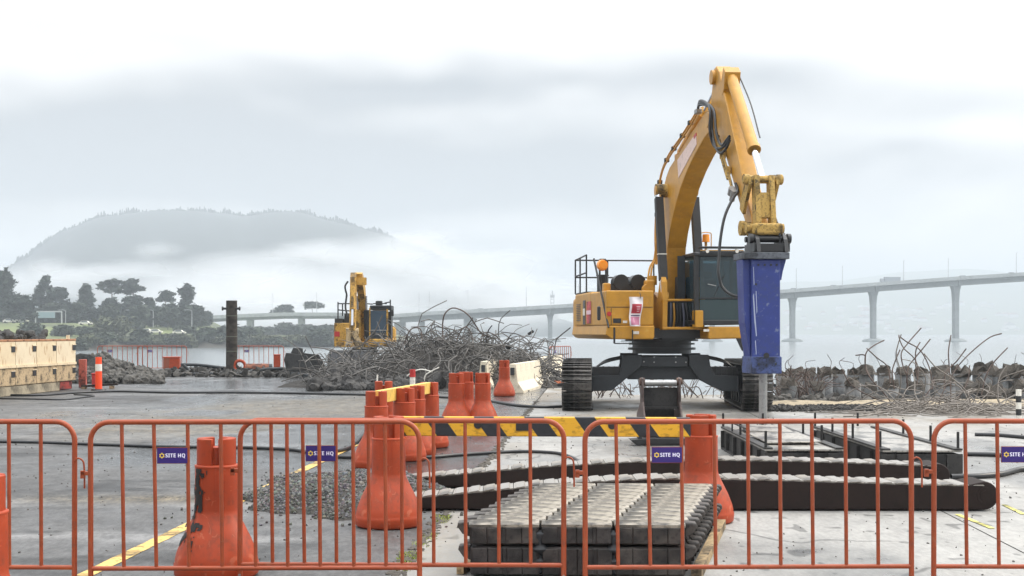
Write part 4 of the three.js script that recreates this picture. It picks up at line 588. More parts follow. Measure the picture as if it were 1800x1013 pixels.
// ---------------------------------------------------------------- the big excavator with its hydraulic hammer
{
  const E = thing('excavator', 'large yellow excavator with raised boom and blue hydraulic hammer', 'excavator', V(3.38, 0, -30.8), 0.105), BX = 0.15;
  const Z = (px, py, z) => onZ(E, px, py, z);
  // undercarriage stands turned a little against the house
  const UT = -0.166, U = new THREE.Group(); U.position.copy(E.position); U.rotation.y = 0.105 + UT; const UZ = (px, py, z) => onZ(U, px, py, z);
  const uc = (name, geos, m) => { const o = mesh(name, geos, m, E); o.rotation.y = UT; return o; };
  const shoeG = ready([box(0.63, 0.022, 0.165, 0, 0, 0), box(0.62, 0.06, 0.02, 0, 0.04, -0.06), box(0.62, 0.05, 0.02, 0, 0.035, 0.045), box(0.3, 0.03, 0.17, 0, -0.025, 0)]);
  seed(8);
  for (const s of [-1, 1]) {
    const tr = grp('track', E); tr.rotation.y = UT; tr.position.set(Math.cos(UT) * 1.89 * s, 0, -Math.sin(UT) * 1.89 * s);
    const R = 0.455, ys = 0.525, half = 1.78, per = 4 * half + 2 * Math.PI * R, n = 56;
    for (let i = 0; i < n; i++) { let u = i / n * per, z, y, a; if (u < 2 * half) { z = -half + u; y = ys + R; a = 0; } else if (u < 2 * half + Math.PI * R) { const q = (u - 2 * half) / R; z = half + Math.sin(q) * R; y = ys + Math.cos(q) * R; a = q; } else if (u < 4 * half + Math.PI * R) { z = half - (u - 2 * half - Math.PI * R); y = ys - R; a = Math.PI; } else { const q = Math.PI + (u - 4 * half - Math.PI * R) / R; z = -half + Math.sin(q) * R; y = ys + Math.cos(q) * R; a = q; } const m = mesh('track_shoe', shoeG, mats.shoe, tr); m.position.set(0, y, z); m.rotation.x = a; }
    mesh('track_frame', [rbox(0.34, 0.36, 3.5, 0.04, 0, 0.54, 0), box(0.5, 0.06, 2.9, 0, 0.74, 0)], mats.dark, tr);
    for (const z of [-1.78, 1.78]) mesh('idler', [cyl(0.40, 0.40, 0.12, 0, 0.525, z, 0, 0, Math.PI / 2, 28), cyl(0.16, 0.16, 0.42, 0, 0.525, z, 0, 0, Math.PI / 2, 18)], mats.dark, tr);
    for (let i = 0; i < 6; i++) mesh('roller', [cyl(0.12, 0.12, 0.4, 0, 0.22, -1.25 + i * 0.5, 0, 0, Math.PI / 2, 14)], mats.dark, tr);
    mesh('side_step', [rbox(0.03, 0.34, 1.9, 0.01, -s * 0.33, 0.55, 0.5), box(0.1, 0.06, 0.12, s * 0.36, 0.55, 1.9)], mats.dark, tr);
  }
  const poly = (l, z) => l.map(([a, b]) => { const q = UZ(a, b, z); return [q.x, q.y]; });
  const legL = [[1094, 624], [1128, 624], [1128, 643], [1113, 656], [1075, 687], [1040, 688], [1040, 661], [1088, 660], [1093, 643]], legR = [[1212, 624], [1246, 624], [1249, 643], [1257, 660], [1300, 661], [1300, 688], [1269, 688], [1229, 667], [1212, 643]];
  for (const l of [legL, legR]) { const p = poly(l, 1.35); uc('frame_leg', [prism(p, 0.34, 0.015).translate(0, 0, 1.18)], mats.dark); uc('frame_leg', [prism(p, 0.34, 0.015).translate(0, 0, -1.18)], mats.dark); }
  const q0 = UZ(1103, 643, 1.3), q1 = UZ(1231, 668, 1.3); uc('carbody', [rbox(q1.x - q0.x, q0.y - q1.y, 2.3, 0.02, (q0.x + q1.x) / 2, (q0.y + q1.y) / 2, 0), rbox(1.06, 0.22, 2.5, 0.02, (q0.x + q1.x) / 2, q0.y + 0.08, 0)], mats.dark);
  for (const [px, py] of [[1132, 636], [1150, 628], [1150, 637], [1188, 628], [1188, 637], [1206, 637]]) { const q = UZ(px, py, 1.26); uc('bolt', [cyl(0.018, 0.018, 0.02, q.x, q.y, 1.26, Math.PI / 2, 0, 0, 6)], mats.steel); }
  for (const [a, b] of [[1041, 1090], [1250, 1296]]) { const p = UZ(a, 645, 1.0), r = UZ(b, 662, 1.0), w = r.x - p.x; uc('hydraulic_cover', [rbox(w, p.y - r.y, 0.5, 0.01, (p.x + r.x) / 2, (p.y + r.y) / 2, 0.9), ...[0.2, 0.4, 0.6, 0.8].map((k) => box(0.02, p.y - r.y + 0.02, 0.52, p.x + w * k, (p.y + r.y) / 2, 0.91))], mats.black); uc('hose', [0, 1, 2].map((k) => tube([V(p.x + (a < 1100 ? 0.1 : w - 0.1), p.y + 0.0, 0.95 - k * 0.08), V((p.x + r.x) / 2, p.y + 0.10 + k * 0.02, 0.95 - k * 0.08), V(a < 1100 ? r.x + 0.12 : p.x - 0.12, p.y + 0.20 + k * 0.02, 0.9 - k * 0.08)], 0.022, 14, 6)), mats.hose); }
  mesh('swing_ring', [cyl(0.66, 0.66, 0.34, 0, 1.36, 0, 0, 0, 0, 40), cyl(0.76, 0.76, 0.05, 0, 1.30, 0, 0, 0, 0, 40), cyl(0.74, 0.74, 0.04, 0, 1.41, 0, 0, 0, 0, 40), cyl(0.82, 0.82, 0.04, 0, 1.49, 0, 0, 0, 0, 40)], mats.black, E);
  // house
  const xl = -1.6, xr = 1.62, zb = -3.0, zf = 1.82, y0 = 1.52, y1 = 1.81, yt = 2.55;
  const sk = prism([[xl, y0 + 0.12], [xl + 0.14, y0], [-0.60, y0], [-0.55, y0 + 0.04], [-0.55, y1], [xl + 0.02, y1], [xl, y1 - 0.05]], 0.1, 0.02);
  mesh('side_skirt', [prism([[xl, y0 + 0.10], [xl + 0.14, y0], [-0.58, y0], [-0.55, y0 + 0.05], [-0.55, y1], [xl + 0.03, y1]], zf - zb, 0.03).translate(0, 0, (zf + zb) / 2)], mats.yellow, E);
  mesh('deck', [box(1.2, 0.22, zf - zb - 0.5, 0.03, y0 + 0.13, (zf + zb) / 2 - 0.35)], mats.black, E);
  mesh('cab_skirt', [prism([[0.58, y0 + 0.04], [0.62, y0], [xr - 0.1, y0 + 0.02], [xr + 0.1, y0 + 0.14], [xr + 0.02, y1 - 0.02], [0.58, y1 - 0.02]], zf + 0.12 - zb, 0.03).translate(0, 0, (zf + 0.12 + zb) / 2)], mats.yellow, E);
  mesh('tank', [rbox(1.02, yt - y1, 2.1, 0.03, (xl - 0.57) / 2 + 0.01, (yt + y1) / 2 + 0.003, zf - 1.07)], mats.yellow, E);
  mesh('tank_seam', [box(1.0, 0.012, 0.008, (xl - 0.57) / 2, 2.20, zf - 0.017), box(0.012, 0.36, 0.008, xl + 0.12, 2.0, zf - 0.017)], mats.black, E);
  mesh('engine_cover', [rbox(1.02, yt - y1 + 0.03, 2.3, 0.05, (xl - 0.57) / 2 + 0.01, (yt + y1) / 2 + 0.02, -1.42)], mats.yellow, E);
  mesh('engine_cover', [rbox(1.06, 0.62, 2.6, 0.05, 1.08, 2.15, -1.7)], mats.yellow, E); mesh('engine_hood', [rbox(1.1, 0.5, 1.9, 0.05, 0, 2.2, -1.8)], mats.yellow, E);
  mesh('counterweight', [(() => { const g = new THREE.CylinderGeometry(1.9, 1.9, 0.98, 40, 1, false, -0.9, 1.8); return g.rotateY(Math.PI).translate(0, 2.02, -1.75); })(), rbox(3.1, 0.98, 0.5, 0.1, 0, 2.02, -2.95)], mats.yellow, E);
  mesh('walkway', [box(0.95, 0.03, 1.7, -1.08, yt + 0.05, -1.9)], mats.dark, E);
  { const g = Z(1014.5, 552, 0); const gz = onX(E, 1014.5, 552, xl - 0.003).z; const w = 0.62; for (let i = 0; i < 10; i++) mesh('grille_slat', [box(0.012, 0.014, w, xl + 0.005, 1.95 + i * 0.042, -2.0)], mats.black, E); }
  mesh('side_sticker', [box(0.006, 0.56, 0.36, xl + 0.006, 2.13, -1.12)], M(0.09, 0.095, 0.10, 0.5, { map: T.heavy }), E).userData.label = 'dark grey number panel'; mesh('side_sticker', [box(0.006, 0.16, 0.3, xl + 0.003, 2.14, -1.12)], mats.white, E).userData.label = 'pale number patch';
  mesh('side_sticker', [box(0.006, 0.5, 0.62, xl + 0.006, 2.12, -0.45)], M(0.55, 0.06, 0.07, 0.5, { map: T.heavy }), E).userData.label = 'faded red panel'; mesh('side_sticker', [box(0.006, 0.09, 0.62, xl + 0.003, 2.12, -0.45)], M(0.7, 0.5, 0.55, 0.6), E).userData.label = 'pale strip across the red panel';
  { const a = Z(1078, 560, zf), b = Z(1092, 568, zf); mesh('data_plate', [box(b.x - a.x, a.y - b.y, 0.008, (a.x + b.x) / 2, (a.y + b.y) / 2, zf - 0.012)], mats.black, E); const c = Z(1099, 566, zf); mesh('data_plate', [box(0.09, 0.05, 0.008, c.x, c.y, zf - 0.012)], mats.white, E); }
  { const a = Z(1118, 585, zf); mesh('marker_light', [box(0.12, 0.06, 0.03, a.x, a.y, zf + 0.01)], mats.white, E); const b = Z(1241, 581, zf + 0.1); mesh('marker_light', [box(0.12, 0.05, 0.03, b.x, b.y, zf + 0.13)], mats.white, E); }
  // air filter, pump pipes behind the tank
  mesh('air_cleaner', [cyl(0.17, 0.17, 0.42, -0.98, yt + 0.24, 0.1, Math.PI / 2), cyl(0.17, 0.17, 0.42, -0.60, yt + 0.24, 0.1, Math.PI / 2), box(0.8, 0.2, 0.4, -0.8, yt + 0.1, 0.05)], mats.black, E); mesh('exhaust_stack', [cyl(0.13, 0.13, 0.42, -1.25, yt + 0.21, -0.6), cyl(0.15, 0.15, 0.03, -1.25, yt + 0.42, -0.6)], mats.black, E);
  mesh('tank_cap', [rbox(0.16, 0.2, 0.2, 0.03, -1.37, yt + 0.1, 0.6)], mats.yellow, E); mesh('valve_block', [rbox(0.22, 0.3, 0.26, 0.05, -0.44, yt + 0.12, 0.75), cyl(0.13, 0.13, 0.18, -0.5, yt + 0.05, 0.9, Math.PI / 2), cyl(0.1, 0.1, 0.2, -0.36, yt + 0.26, 0.7)], mats.yellow, E);
  for (const k of [0, 1]) mesh('boom_foot_hose', [tube([V(-0.42 - k * 0.06, yt + 0.25, 0.75), V(-0.35 - k * 0.05, yt + 0.55, 0.6), V(-0.22 - k * 0.03, 3.3, 0.35), V(-0.16 - k * 0.03, 3.7, 0.3)], 0.022, 20, 7)], mats.yellow, E);
  // rails
  const rail = (l, r = 0.02) => mesh('guard_rail', l.slice(1).map((p, i) => rod(l[i], p, r, r, 7)), mats.black, E); const rp = (px, py, z) => Z(px, py, z);
  const f0 = V(-1.55, yt + 0.06, -2.75), hR = 0.82; rail([f0, f0.clone().setY(yt + hR + 0.06), V(-1.55, yt + hR + 0.09, -1.05), V(-1.55, yt + 0.06, -1.05)]); rail([V(-1.55, yt + 0.48, -2.75), V(-1.55, yt + 0.5, -1.05)]); rail([V(-1.55, yt + hR + 0.06, -2.75), V(0.4, yt + hR + 0.06, -2.75), V(0.4, yt + 0.06, -2.75)]); rail([V(-1.55, yt + 0.46, -2.75), V(0.4, yt + 0.46, -2.75)]); rail([V(-0.75, yt + 0.06, -2.75), V(-0.75, yt + hR + 0.06, -2.75)]); rail([V(-1.55, yt + 0.06, -2.0), V(-1.55, yt + hR + 0.08, -2.0)]);
  rail([V(-1.42, yt + 0.02, 0.05), V(-1.42, yt + 0.75, 0.0), V(-1.28, yt + 0.75, 0.0), V(-1.28, yt + 0.02, 0.05)], 0.024);
  mesh('work_lamp', [cyl(0.11, 0.13, 0.14, -1.37, yt + 0.62, 0.12, Math.PI / 2), cyl(0.08, 0.08, 0.02, -1.37, yt + 0.62, 0.2, Math.PI / 2)], mats.amber, E);
  { const a = Z(1044, 455, 1.0), b = Z(1070, 576, zf + 0.06); mesh('mirror_arm', [rod(a, b, 0.022, 0.022, 8)], mats.black, E); const c = Z(1053, 551, zf + 0.05); mesh('side_mirror', [rbox(0.07, 0.3, 0.1, 0.03, c.x, c.y, zf + 0.03)], mats.black, E); const e = Z(1071, 552, zf); mesh('reflector', [cyl(0.05, 0.05, 0.02, e.x, e.y, zf - 0.004, Math.PI / 2)], mats.red, E); }
  mesh('step_bracket', [rod(Z(1080, 576, zf + 0.05), Z(1080, 604, zf + 0.05), 0.022), rod(Z(1080, 604, zf + 0.05), Z(1112, 604, zf + 0.05), 0.012), rod(Z(1112, 580, zf + 0.05), Z(1112, 604, zf + 0.05), 0.014)], mats.black, E);
  mesh('cab_step', [beam(Z(1298, 592, 1.9), Z(1309, 615, 1.9), 0.05, 0.12), beam(Z(1309, 590, 1.9), Z(1318, 608, 1.9), 0.05, 0.12), beam(Z(1306, 616, 1.9), Z(1320, 616, 1.9), 0.2, 0.02)], mats.black, E);
  // boom cradle between tank and cab
  const dkp = mats.black; mesh('cradle_recess', [box(0.74, 0.62, 0.05, BX, 2.06, 1.05), box(0.74, 0.3, 0.5, BX, 1.66, 0.8)], dkp, E);
  for (const s of [-1, 1]) mesh('boom_bracket', [sidePrism([[-0.1, 1.72], [1.5, 1.72], [1.55, 2.36], [1.5, 2.75], [1.38, 2.86], [1.2, 2.75], [1.0, 2.42], [0.72, 2.5], [0.52, 2.56], [0.3, 2.45]], 0.11, 0.015).translate(BX + s * 0.41, 0, 0)], mats.yellow, E);
  mesh('cradle_bar', [rbox(0.92, 0.05, 0.12, 0.02, BX, 2.36, 1.46)], mats.yellow, E); mesh('cradle_bar', [rbox(0.94, 0.06, 0.08, 0.02, BX, 1.755, 1.5)], mats.yellow, E);
  for (let i = 0; i < 9; i++) mesh('cradle_hose', [tube([V(BX - 0.30 + i * 0.075, 1.70, 1.15), V(BX - 0.31 + i * 0.076 + rr(-0.02, 0.02), 1.95, 1.3 + rr(-0.06, 0.06)), V(BX - 0.26 + i * 0.066, 2.3, 1.12)], 0.024, 12, 6)], i % 4 === 1 ? M(0.10, 0.11, 0.16, 0.5) : i % 3 === 2 ? mats.yellow : mats.hose, E);
  // boom
  const under = [[0.62, 2.15], [0.70, 2.6], [0.74, 3.0], [0.85, 3.52], [1.06, 3.83], [1.35, 4.13], [1.70, 4.43], [2.08, 4.69], [2.65, 4.97], [3.26, 5.2], [4.17, 5.47], [4.72, 5.56]], over = [[4.80, 5.72], [4.72, 5.92], [4.3, 5.98], [3.72, 5.86], [2.6, 5.62], [1.51, 5.36], [1.05, 5.26], [0.72, 5.10], [0.42, 4.86], [0.22, 4.5], [0.08, 3.9], [0.10, 3.2], [0.20, 2.5], [0.34, 2.12], [0.5, 2.04]];
  const boom = mesh('boom', [sidePrism([...under, ...over], 0.42, 0.02).translate(BX, 0, 0), cyl(0.16, 0.16, 0.6, BX, 2.2, 0.5, 0, 0, Math.PI / 2), cyl(0.15, 0.15, 0.56, BX, 5.74, 4.62, 0, 0, Math.PI / 2)], mats.yellow, E);
  const sd = M(0.70, 0.55, 0.53, 0.5, { map: T.grime }), stk = mesh('name_panel', [sidePrism([[1.95, 4.93], [3.55, 5.42], [3.52, 5.66], [1.85, 5.32]], 0.008, 0).translate(BX - 0.214, 0, 0)], sd, boom); stk.userData.label = 'pale pink name panel on the boom side'; mesh('name_panel_mark', [sidePrism([[3.36, 5.55], [3.55, 5.60], [3.52, 5.66], [3.3, 5.62]], 0.012, 0).translate(BX - 0.214, 0, 0)], mats.red, boom);
  mesh('cylinder_boss', [cyl(0.15, 0.15, 0.92, BX, 4.78, 0.78, 0, 0, Math.PI / 2)], mats.yellowDusty, boom);
  // boom pipes on the top of the left side
  for (const k of [0, 1]) mesh('boom_pipe', [tube([V(BX - 0.27, 3.2, 0.02 - k * 0.09), V(BX - 0.27, 3.9, -0.06 - k * 0.09), V(BX - 0.27, 4.6, 0.12 - k * 0.09), V(BX - 0.27, 5.16, 0.52 - k * 0.07), V(BX - 0.27, 5.42 + k * 0.07, 1.2), V(BX - 0.27, 5.66 + k * 0.07, 2.4), V(BX - 0.27, 5.90 + k * 0.07, 3.5), V(BX - 0.27, 6.04 + k * 0.05, 3.95)], 0.021, 60, 7)], mats.yellow, boom);
  for (const [z, y] of [[0.02, 3.6], [0.0, 4.3], [0.28, 5.0], [1.0, 5.40], [1.7, 5.56], [2.5, 5.72], [3.2, 5.88]]) mesh('pipe_clamp', [rbox(0.1, 0.09, 0.12, 0.01, BX - 0.25, y + 0.03, z - 0.03)], mats.dark, boom);
  // boom cylinders with black guards
  for (const s of [-1, 1]) { const c = grp('boom_cylinder', E), lo = V(BX + s * 0.40, 2.42, 1.40), hi = V(BX + s * 0.40, 4.78, 0.80), md2 = lo.clone().lerp(hi, 0.16); mesh('guard', [beam(md2, lo.clone().lerp(hi, 0.93), 0.17, 0.17, V(0, 0, 1))], mats.rubber, c); mesh('rod', [rod(lo, hi, 0.075, 0.075, 14)], mats.chrome, c); mesh('eye', [cyl(0.11, 0.11, 0.15, hi.x, hi.y, hi.z, 0, 0, Math.PI / 2), cyl(0.12, 0.12, 0.15, lo.x, lo.y, lo.z, 0, 0, Math.PI / 2)], mats.yellow, c); const w = lo.clone().lerp(hi, 0.40); mesh('strap', [box(0.185, 0.02, 0.185, w.x, w.y, w.z)], mats.white, c); }
  // arm cylinder on the boom's back
  { const c = grp('arm_cylinder', E); mesh('barrel', [rod(V(BX, 5.56, 1.55), V(BX, 6.10, 3.35), 0.13, 0.13, 18)], mats.yellow, c); mesh('rod', [rod(V(BX, 6.10, 3.35), V(BX, 6.50, 4.62), 0.06, 0.06, 14)], mats.chrome, c); mesh('eye', [cyl(0.1, 0.1, 0.2, BX, 5.52, 1.4, 0, 0, Math.PI / 2), box(0.28, 0.22, 0.3, BX, 5.4, 1.4)], mats.yellow, c); }
  // arm
  const armP = [[4.62, 6.72], [4.80, 6.74], [5.02, 6.60], [7.18, 3.72], [7.28, 3.52], [7.20, 3.36], [7.04, 3.34], [6.80, 3.62], [6.2, 4.22], [5.3, 5.15], [4.85, 5.52], [4.62, 5.60], [4.42, 5.78], [4.40, 6.1]];
  const arm = mesh('arm', [sidePrism(armP, 0.285, 0.018).translate(BX, 0, 0), cyl(0.14, 0.14, 0.42, BX, 6.55, 4.68, 0, 0, Math.PI / 2)], mats.yellow, E);
  mesh('end_boss', [cyl(0.11, 0.11, 0.62, BX, 3.47, 7.16, 0, 0, Math.PI / 2), cyl(0.13, 0.13, 0.1, BX - 0.28, 3.47, 7.16, 0, 0, Math.PI / 2), cyl(0.13, 0.13, 0.1, BX + 0.28, 3.47, 7.16, 0, 0, Math.PI / 2)], mats.yellowDusty, arm);
  mesh('valve_pipe', [tube([V(BX - 0.2, 5.35, 5.2), V(BX - 0.21, 5.0, 5.5), V(BX - 0.21, 4.5, 6.0), V(BX - 0.22, 4.25, 6.25)], 0.03, 20, 8), tube([V(BX - 0.23, 5.25, 5.25), V(BX - 0.24, 4.9, 5.56), V(BX - 0.24, 4.45, 6.0)], 0.022, 20, 8), rbox(0.1, 0.2, 0.12, 0.02, BX - 0.2, 4.98, 5.52), rbox(0.09, 0.16, 0.12, 0.02, BX - 0.2, 4.62, 5.88)], mats.yellowDusty, arm);
  mesh('valve', [cyl(0.07, 0.07, 0.14, BX - 0.24, 4.2, 6.3, 0.7), cyl(0.05, 0.05, 0.22, BX - 0.24, 4.12, 6.37, 0.7)], mats.steel, arm);
  { const c = grp('bucket_cylinder', E), a = V(BX, 6.45, 5.36), b = V(BX, 4.86, 6.90), e = V(BX, 4.29, 7.42); mesh('barrel', [rod(a, b, 0.105, 0.105, 20), rod(b.clone().lerp(a, 0.04), b, 0.122, 0.122, 20), cyl(0.11, 0.11, 0.2, a.x, a.y, a.z, 0, 0, Math.PI / 2)], mats.yellow, c); mesh('rod', [rod(b, e, 0.058, 0.058, 16)], mats.chrome, c); mesh('mount', [sidePrism([[5.1, 6.2], [5.35, 6.62], [5.5, 6.5], [5.4, 6.2], [5.28, 6.1]], 0.3, 0.01).translate(BX, 0, 0)], mats.yellow, c); mesh('feed_pipe', [tube([a.clone().add(V(0.16, 0, 0)), a.clone().lerp(b, 0.4).add(V(0.2, 0.02, 0)), a.clone().lerp(b, 0.85).add(V(0.17, 0.02, 0))], 0.014, 14, 6)], mats.hose, c); }
  for (const s of [-1, 1]) { mesh('rocker_link', [sidePrism([[7.36, 4.38], [7.50, 4.33], [7.52, 4.2], [7.10, 3.72], [6.92, 3.82], [6.95, 3.96]], 0.06, 0.008).translate(BX + s * 0.24, 0, 0)], mats.yellowDusty, E); mesh('push_link', [sidePrism([[7.32, 4.36], [7.50, 4.36], [7.55, 4.2], [7.66, 3.5], [7.60, 3.36], [7.44, 3.38], [7.40, 3.6], [7.34, 4.1]], 0.09, 0.012).translate(BX + s * 0.13, 0, 0)], mats.yellowDusty, E); mesh('link_pin', [cyl(0.09, 0.09, 0.09, BX + s * 0.29, 4.29, 7.42, 0, 0, Math.PI / 2, 18)], mats.yellowDusty, E); }
  mesh('push_link_web', [beam(V(BX, 4.05, 7.48), V(BX, 3.62, 7.54), 0.2, 0.1)], mats.yellowDusty, E); mesh('cross_pin', [cyl(0.07, 0.07, 0.7, BX, 4.29, 7.42, 0, 0, Math.PI / 2, 16)], mats.yellowDusty, E);
  mesh('lower_hitch', [rbox(0.52, 0.2, 0.56, 0.05, BX + 0.02, 3.42, 7.45), cyl(0.085, 0.085, 0.66, BX, 3.44, 7.52, 0, 0, Math.PI / 2, 18)], mats.yellowDusty, E);
  // hammer
  const HZ = 7.5, hx = (px, py) => { const q = Z(px, py, HZ + 0.25); return [q.x, q.y]; };
  const ham = grp('hydraulic_hammer', E);
  mesh('mount_bracket', [...[-1, 1].map((s) => sidePrism([[7.16, 3.02], [7.86, 3.02], [7.78, 3.24], [7.66, 3.36], [7.5, 3.30], [7.34, 3.36], [7.2, 3.2]], 0.07, 0.01).translate(BX + 0.05 + s * 0.24, 0, 0)), box(0.62, 0.14, 0.6, BX + 0.05, 3.10, HZ), cyl(0.05, 0.05, 0.68, BX + 0.05, 3.26, 7.34, 0, 0, Math.PI / 2), cyl(0.05, 0.05, 0.68, BX + 0.05, 3.26, 7.66, 0, 0, Math.PI / 2), cyl(0.085, 0.085, 0.06, BX - 0.28, 3.26, 7.66, 0, 0, Math.PI / 2), cyl(0.085, 0.085, 0.06, BX + 0.38, 3.26, 7.66, 0, 0, Math.PI / 2)], mats.black, ham);
  const t0 = hx(1306, 444), t1 = hx(1385, 456); mesh('top_plate', [rbox(t1[0] - t0[0], t0[1] - t1[1], 0.72, 0.012, (t0[0] + t1[0]) / 2, (t0[1] + t1[1]) / 2, HZ)], M(0.10, 0.12, 0.16, 0.6, { map: T.heavy }), ham);
  const out = [[1320, 456], [1371, 456], [1371, 655], [1322, 655]].map(([a, b]) => hx(a, b));
  mesh('housing', [prism(out, 0.58, 0.025).translate(0, 0, HZ)], mats.blue, ham);
  for (const l of [[[1307, 456], [1320.5, 456], [1320.5, 628], [1318, 612], [1311, 568]], [[1370.5, 456], [1384, 456], [1378, 478], [1375.5, 492], [1370.5, 494]]]) mesh('side_flange', [prism(l.map(([a, b]) => hx(a, b)), 0.40, 0.01).translate(0, 0, HZ)], mats.blue, ham);
  { const a = hx(1321, 627), b = hx(1372, 657); mesh('lower_band', [rbox(b[0] - a[0] + 0.02, a[1] - b[1], 0.61, 0.015, (a[0] + b[0]) / 2, (a[1] + b[1]) / 2, HZ)], M(0.045, 0.075, 0.24, 0.6, { map: T.heavy }), ham); const c = hx(1346, 640); mesh('retainer_hole', [cyl(0.05, 0.05, 0.02, c[0], c[1] + 0.14, HZ + 0.295, Math.PI / 2)], mats.black, ham); for (const [px, py] of [[1332, 466], [1343, 466], [1354, 466], [1364, 466], [1332, 640], [1362, 640]]) { const e = hx(px, py); mesh('bolt', [cyl(0.02, 0.02, 0.02, e[0], e[1], HZ + (py > 600 ? 0.312 : 0.298), Math.PI / 2, 0, 0, 6)], mats.dark, ham); } }
  { const c = hx(1349, 655); mesh('chisel', [cyl(0.072, 0.072, c[1] - 0.06, c[0], (c[1] - 0.06) / 2 + 0.08, HZ, 0, 0, 0, 24), cyl(0.072, 0.03, 0.08, c[0], 0.045, HZ, 0, 0, 0, 24)], mats.steel, ham); }
  mesh('shoulder_hole', [cyl(0.02, 0.02, 0.01, hx(1328, 500)[0], hx(1328, 500)[1], HZ + 0.29, Math.PI / 2)], mats.black, ham);
  for (const l of [[[1322.5, 520], [1324, 516], [1327, 560], [1329.5, 590], [1328, 592], [1325, 565]], [[1327.5, 512], [1328.6, 512], [1330, 548], [1329, 552]], [[1326, 600], [1327.4, 598], [1329, 622], [1328, 624]], [[1323, 470], [1323.8, 469], [1325, 500], [1324, 502]]]) mesh('pale_streak', [prism(l.map(([a, b]) => hx(a, b)), 0.006, 0).translate(0, 0, HZ + 0.291)], M(0.34, 0.38, 0.5, 0.7), ham);  // thin irregular pale streaks down the housing front
  // hoses
  const hz = (px, py, z) => Z(px, py, z);
  mesh('hammer_hose', [tube([hz(1293, 322, 6.35), hz(1297, 336, 6.45), hz(1288, 350, 6.6), hz(1275, 378, 6.75), hz(1268, 410, 6.85), hz(1264, 450, 6.95), hz(1263, 480, 7.05), hz(1270, 505, 7.1), hz(1287, 519, 7.2), hz(1312, 522, 7.3)], 0.026, 70, 9)], mats.hose, E);
  mesh('hammer_hose', [tube([hz(1357, 366, 7.5), hz(1364, 385, 7.6), hz(1370, 405, 7.7), hz(1371, 428, 7.7), hz(1366, 445, 7.7)], 0.02, 30, 8)], mats.hose, E);
  const hs = (px, py, x) => onX(E, px, py, BX + x);
  for (const [k, o] of [[0, 0], [1, 7], [2, -4]]) mesh('arm_hose', [tube([V(BX - 0.27, 6.02 + k * 0.03, 3.9), V(BX - 0.30, 6.1 + k * 0.04, 4.05 + k * 0.05), hs(1251 + o * 0.6, 195, -0.30 - k * 0.03), hs(1252 + o, 230, -0.32 - k * 0.03), hs(1258 + o, 258 - Math.abs(o), -0.32), hs(1266 + o * 0.7, 269 - Math.abs(o) * 2, -0.30), hs(1276, 262 - Math.abs(o) * 2, -0.27), hs(1283, 246 - Math.abs(o), -0.22)], 0.026, 60, 8)], mats.hose, E);
  mesh('hose_fitting', [rbox(0.12, 0.1, 0.2, 0.02, BX - 0.27, 6.02, 3.9)], mats.steel, E);
  // cab
  const cab = grp('cab', E), c0 = Z(1221, 433, 1.95), c1 = Z(1311, 571, 1.95), cx = (c0.x + c1.x) / 2, cw = c1.x - c0.x, ch = c0.y - c1.y, cb = c1.y, ct = c0.y, zf2 = 1.95, zb2 = 0.15, zc = (zf2 + zb2) / 2;
  const postg = (x, z, w = 0.07) => rbox(w, ch - 0.12, w, 0.015, x, cb + (ch - 0.12) / 2, z); for (const [x, z] of [[c0.x + 0.05, zf2 - 0.05], [c1.x - 0.05, zf2 - 0.05], [c0.x + 0.05, zb2 + 0.05], [c1.x - 0.05, zb2 + 0.05], [c1.x - 0.05, 0.95]]) mesh('post', [postg(x, z, x < cx && z > 1 ? 0.10 : 0.08)], mats.black, cab);
  mesh('sill', [rbox(cw, 0.10, zf2 - zb2, 0.02, cx, cb + 0.05, zc)], mats.black, cab); mesh('roof', [rbox(cw + 0.02, 0.10, zf2 - zb2 + 0.04, 0.04, cx, ct - 0.17, zc)], mats.black, cab); mesh('visor', [rbox(cw * 0.86, 0.04, 0.24, 0.015, cx + 0.05, ct - 0.02, zf2 - 0.08), box(cw * 0.86, 0.05, 0.03, cx + 0.05, ct - 0.125, zf2 + 0.02)], mats.black, cab);
  mesh('windscreen', [box(cw - 0.2, (ch - 0.3) * 0.66, 0.012, cx + 0.02, cb + ch - 0.22 - (ch - 0.3) * 0.33, zf2 - 0.05)], mats.cabGlass ??= M(0.20, 0.31, 0.35, 0.05, { phys: 1, transmission: 0.9, thickness: 0, ior: 1.5 }), cab);
  mesh('lower_screen', [box(cw - 0.2, (ch - 0.3) * 0.34 - 0.03, 0.012, cx + 0.02, cb + 0.10 + (ch - 0.3) * 0.17 - 0.015, zf2 - 0.05)], M(0.03, 0.055, 0.06, 0.22, { phys: 1, transmission: 0.15, thickness: 0 }), cab); mesh('screen_bar', [box(cw - 0.18, 0.03, 0.03, cx + 0.02, cb + 0.10 + (ch - 0.3) * 0.34, zf2 - 0.045)], mats.black, cab);
  mesh('side_window', [box(0.012, ch - 0.55, zf2 - zb2 - 0.25, c0.x + 0.05, cb + ch * 0.5, zc)], mats.cabGlass, cab); mesh('side_window', [box(0.012, ch - 0.35, zf2 - zb2 - 0.25, c1.x - 0.05, cb + ch * 0.5, zc)], mats.cabGlass, cab); mesh('rear_wall', [box(cw - 0.16, 0.66, 0.04, cx, cb + 0.38, zb2 + 0.05)], mats.dark, cab); mesh('rear_window', [box(cw - 0.16, ch - 0.98, 0.012, cx, cb + 0.71 + (ch - 0.98) / 2, zb2 + 0.05)], mats.cabGlass, cab);
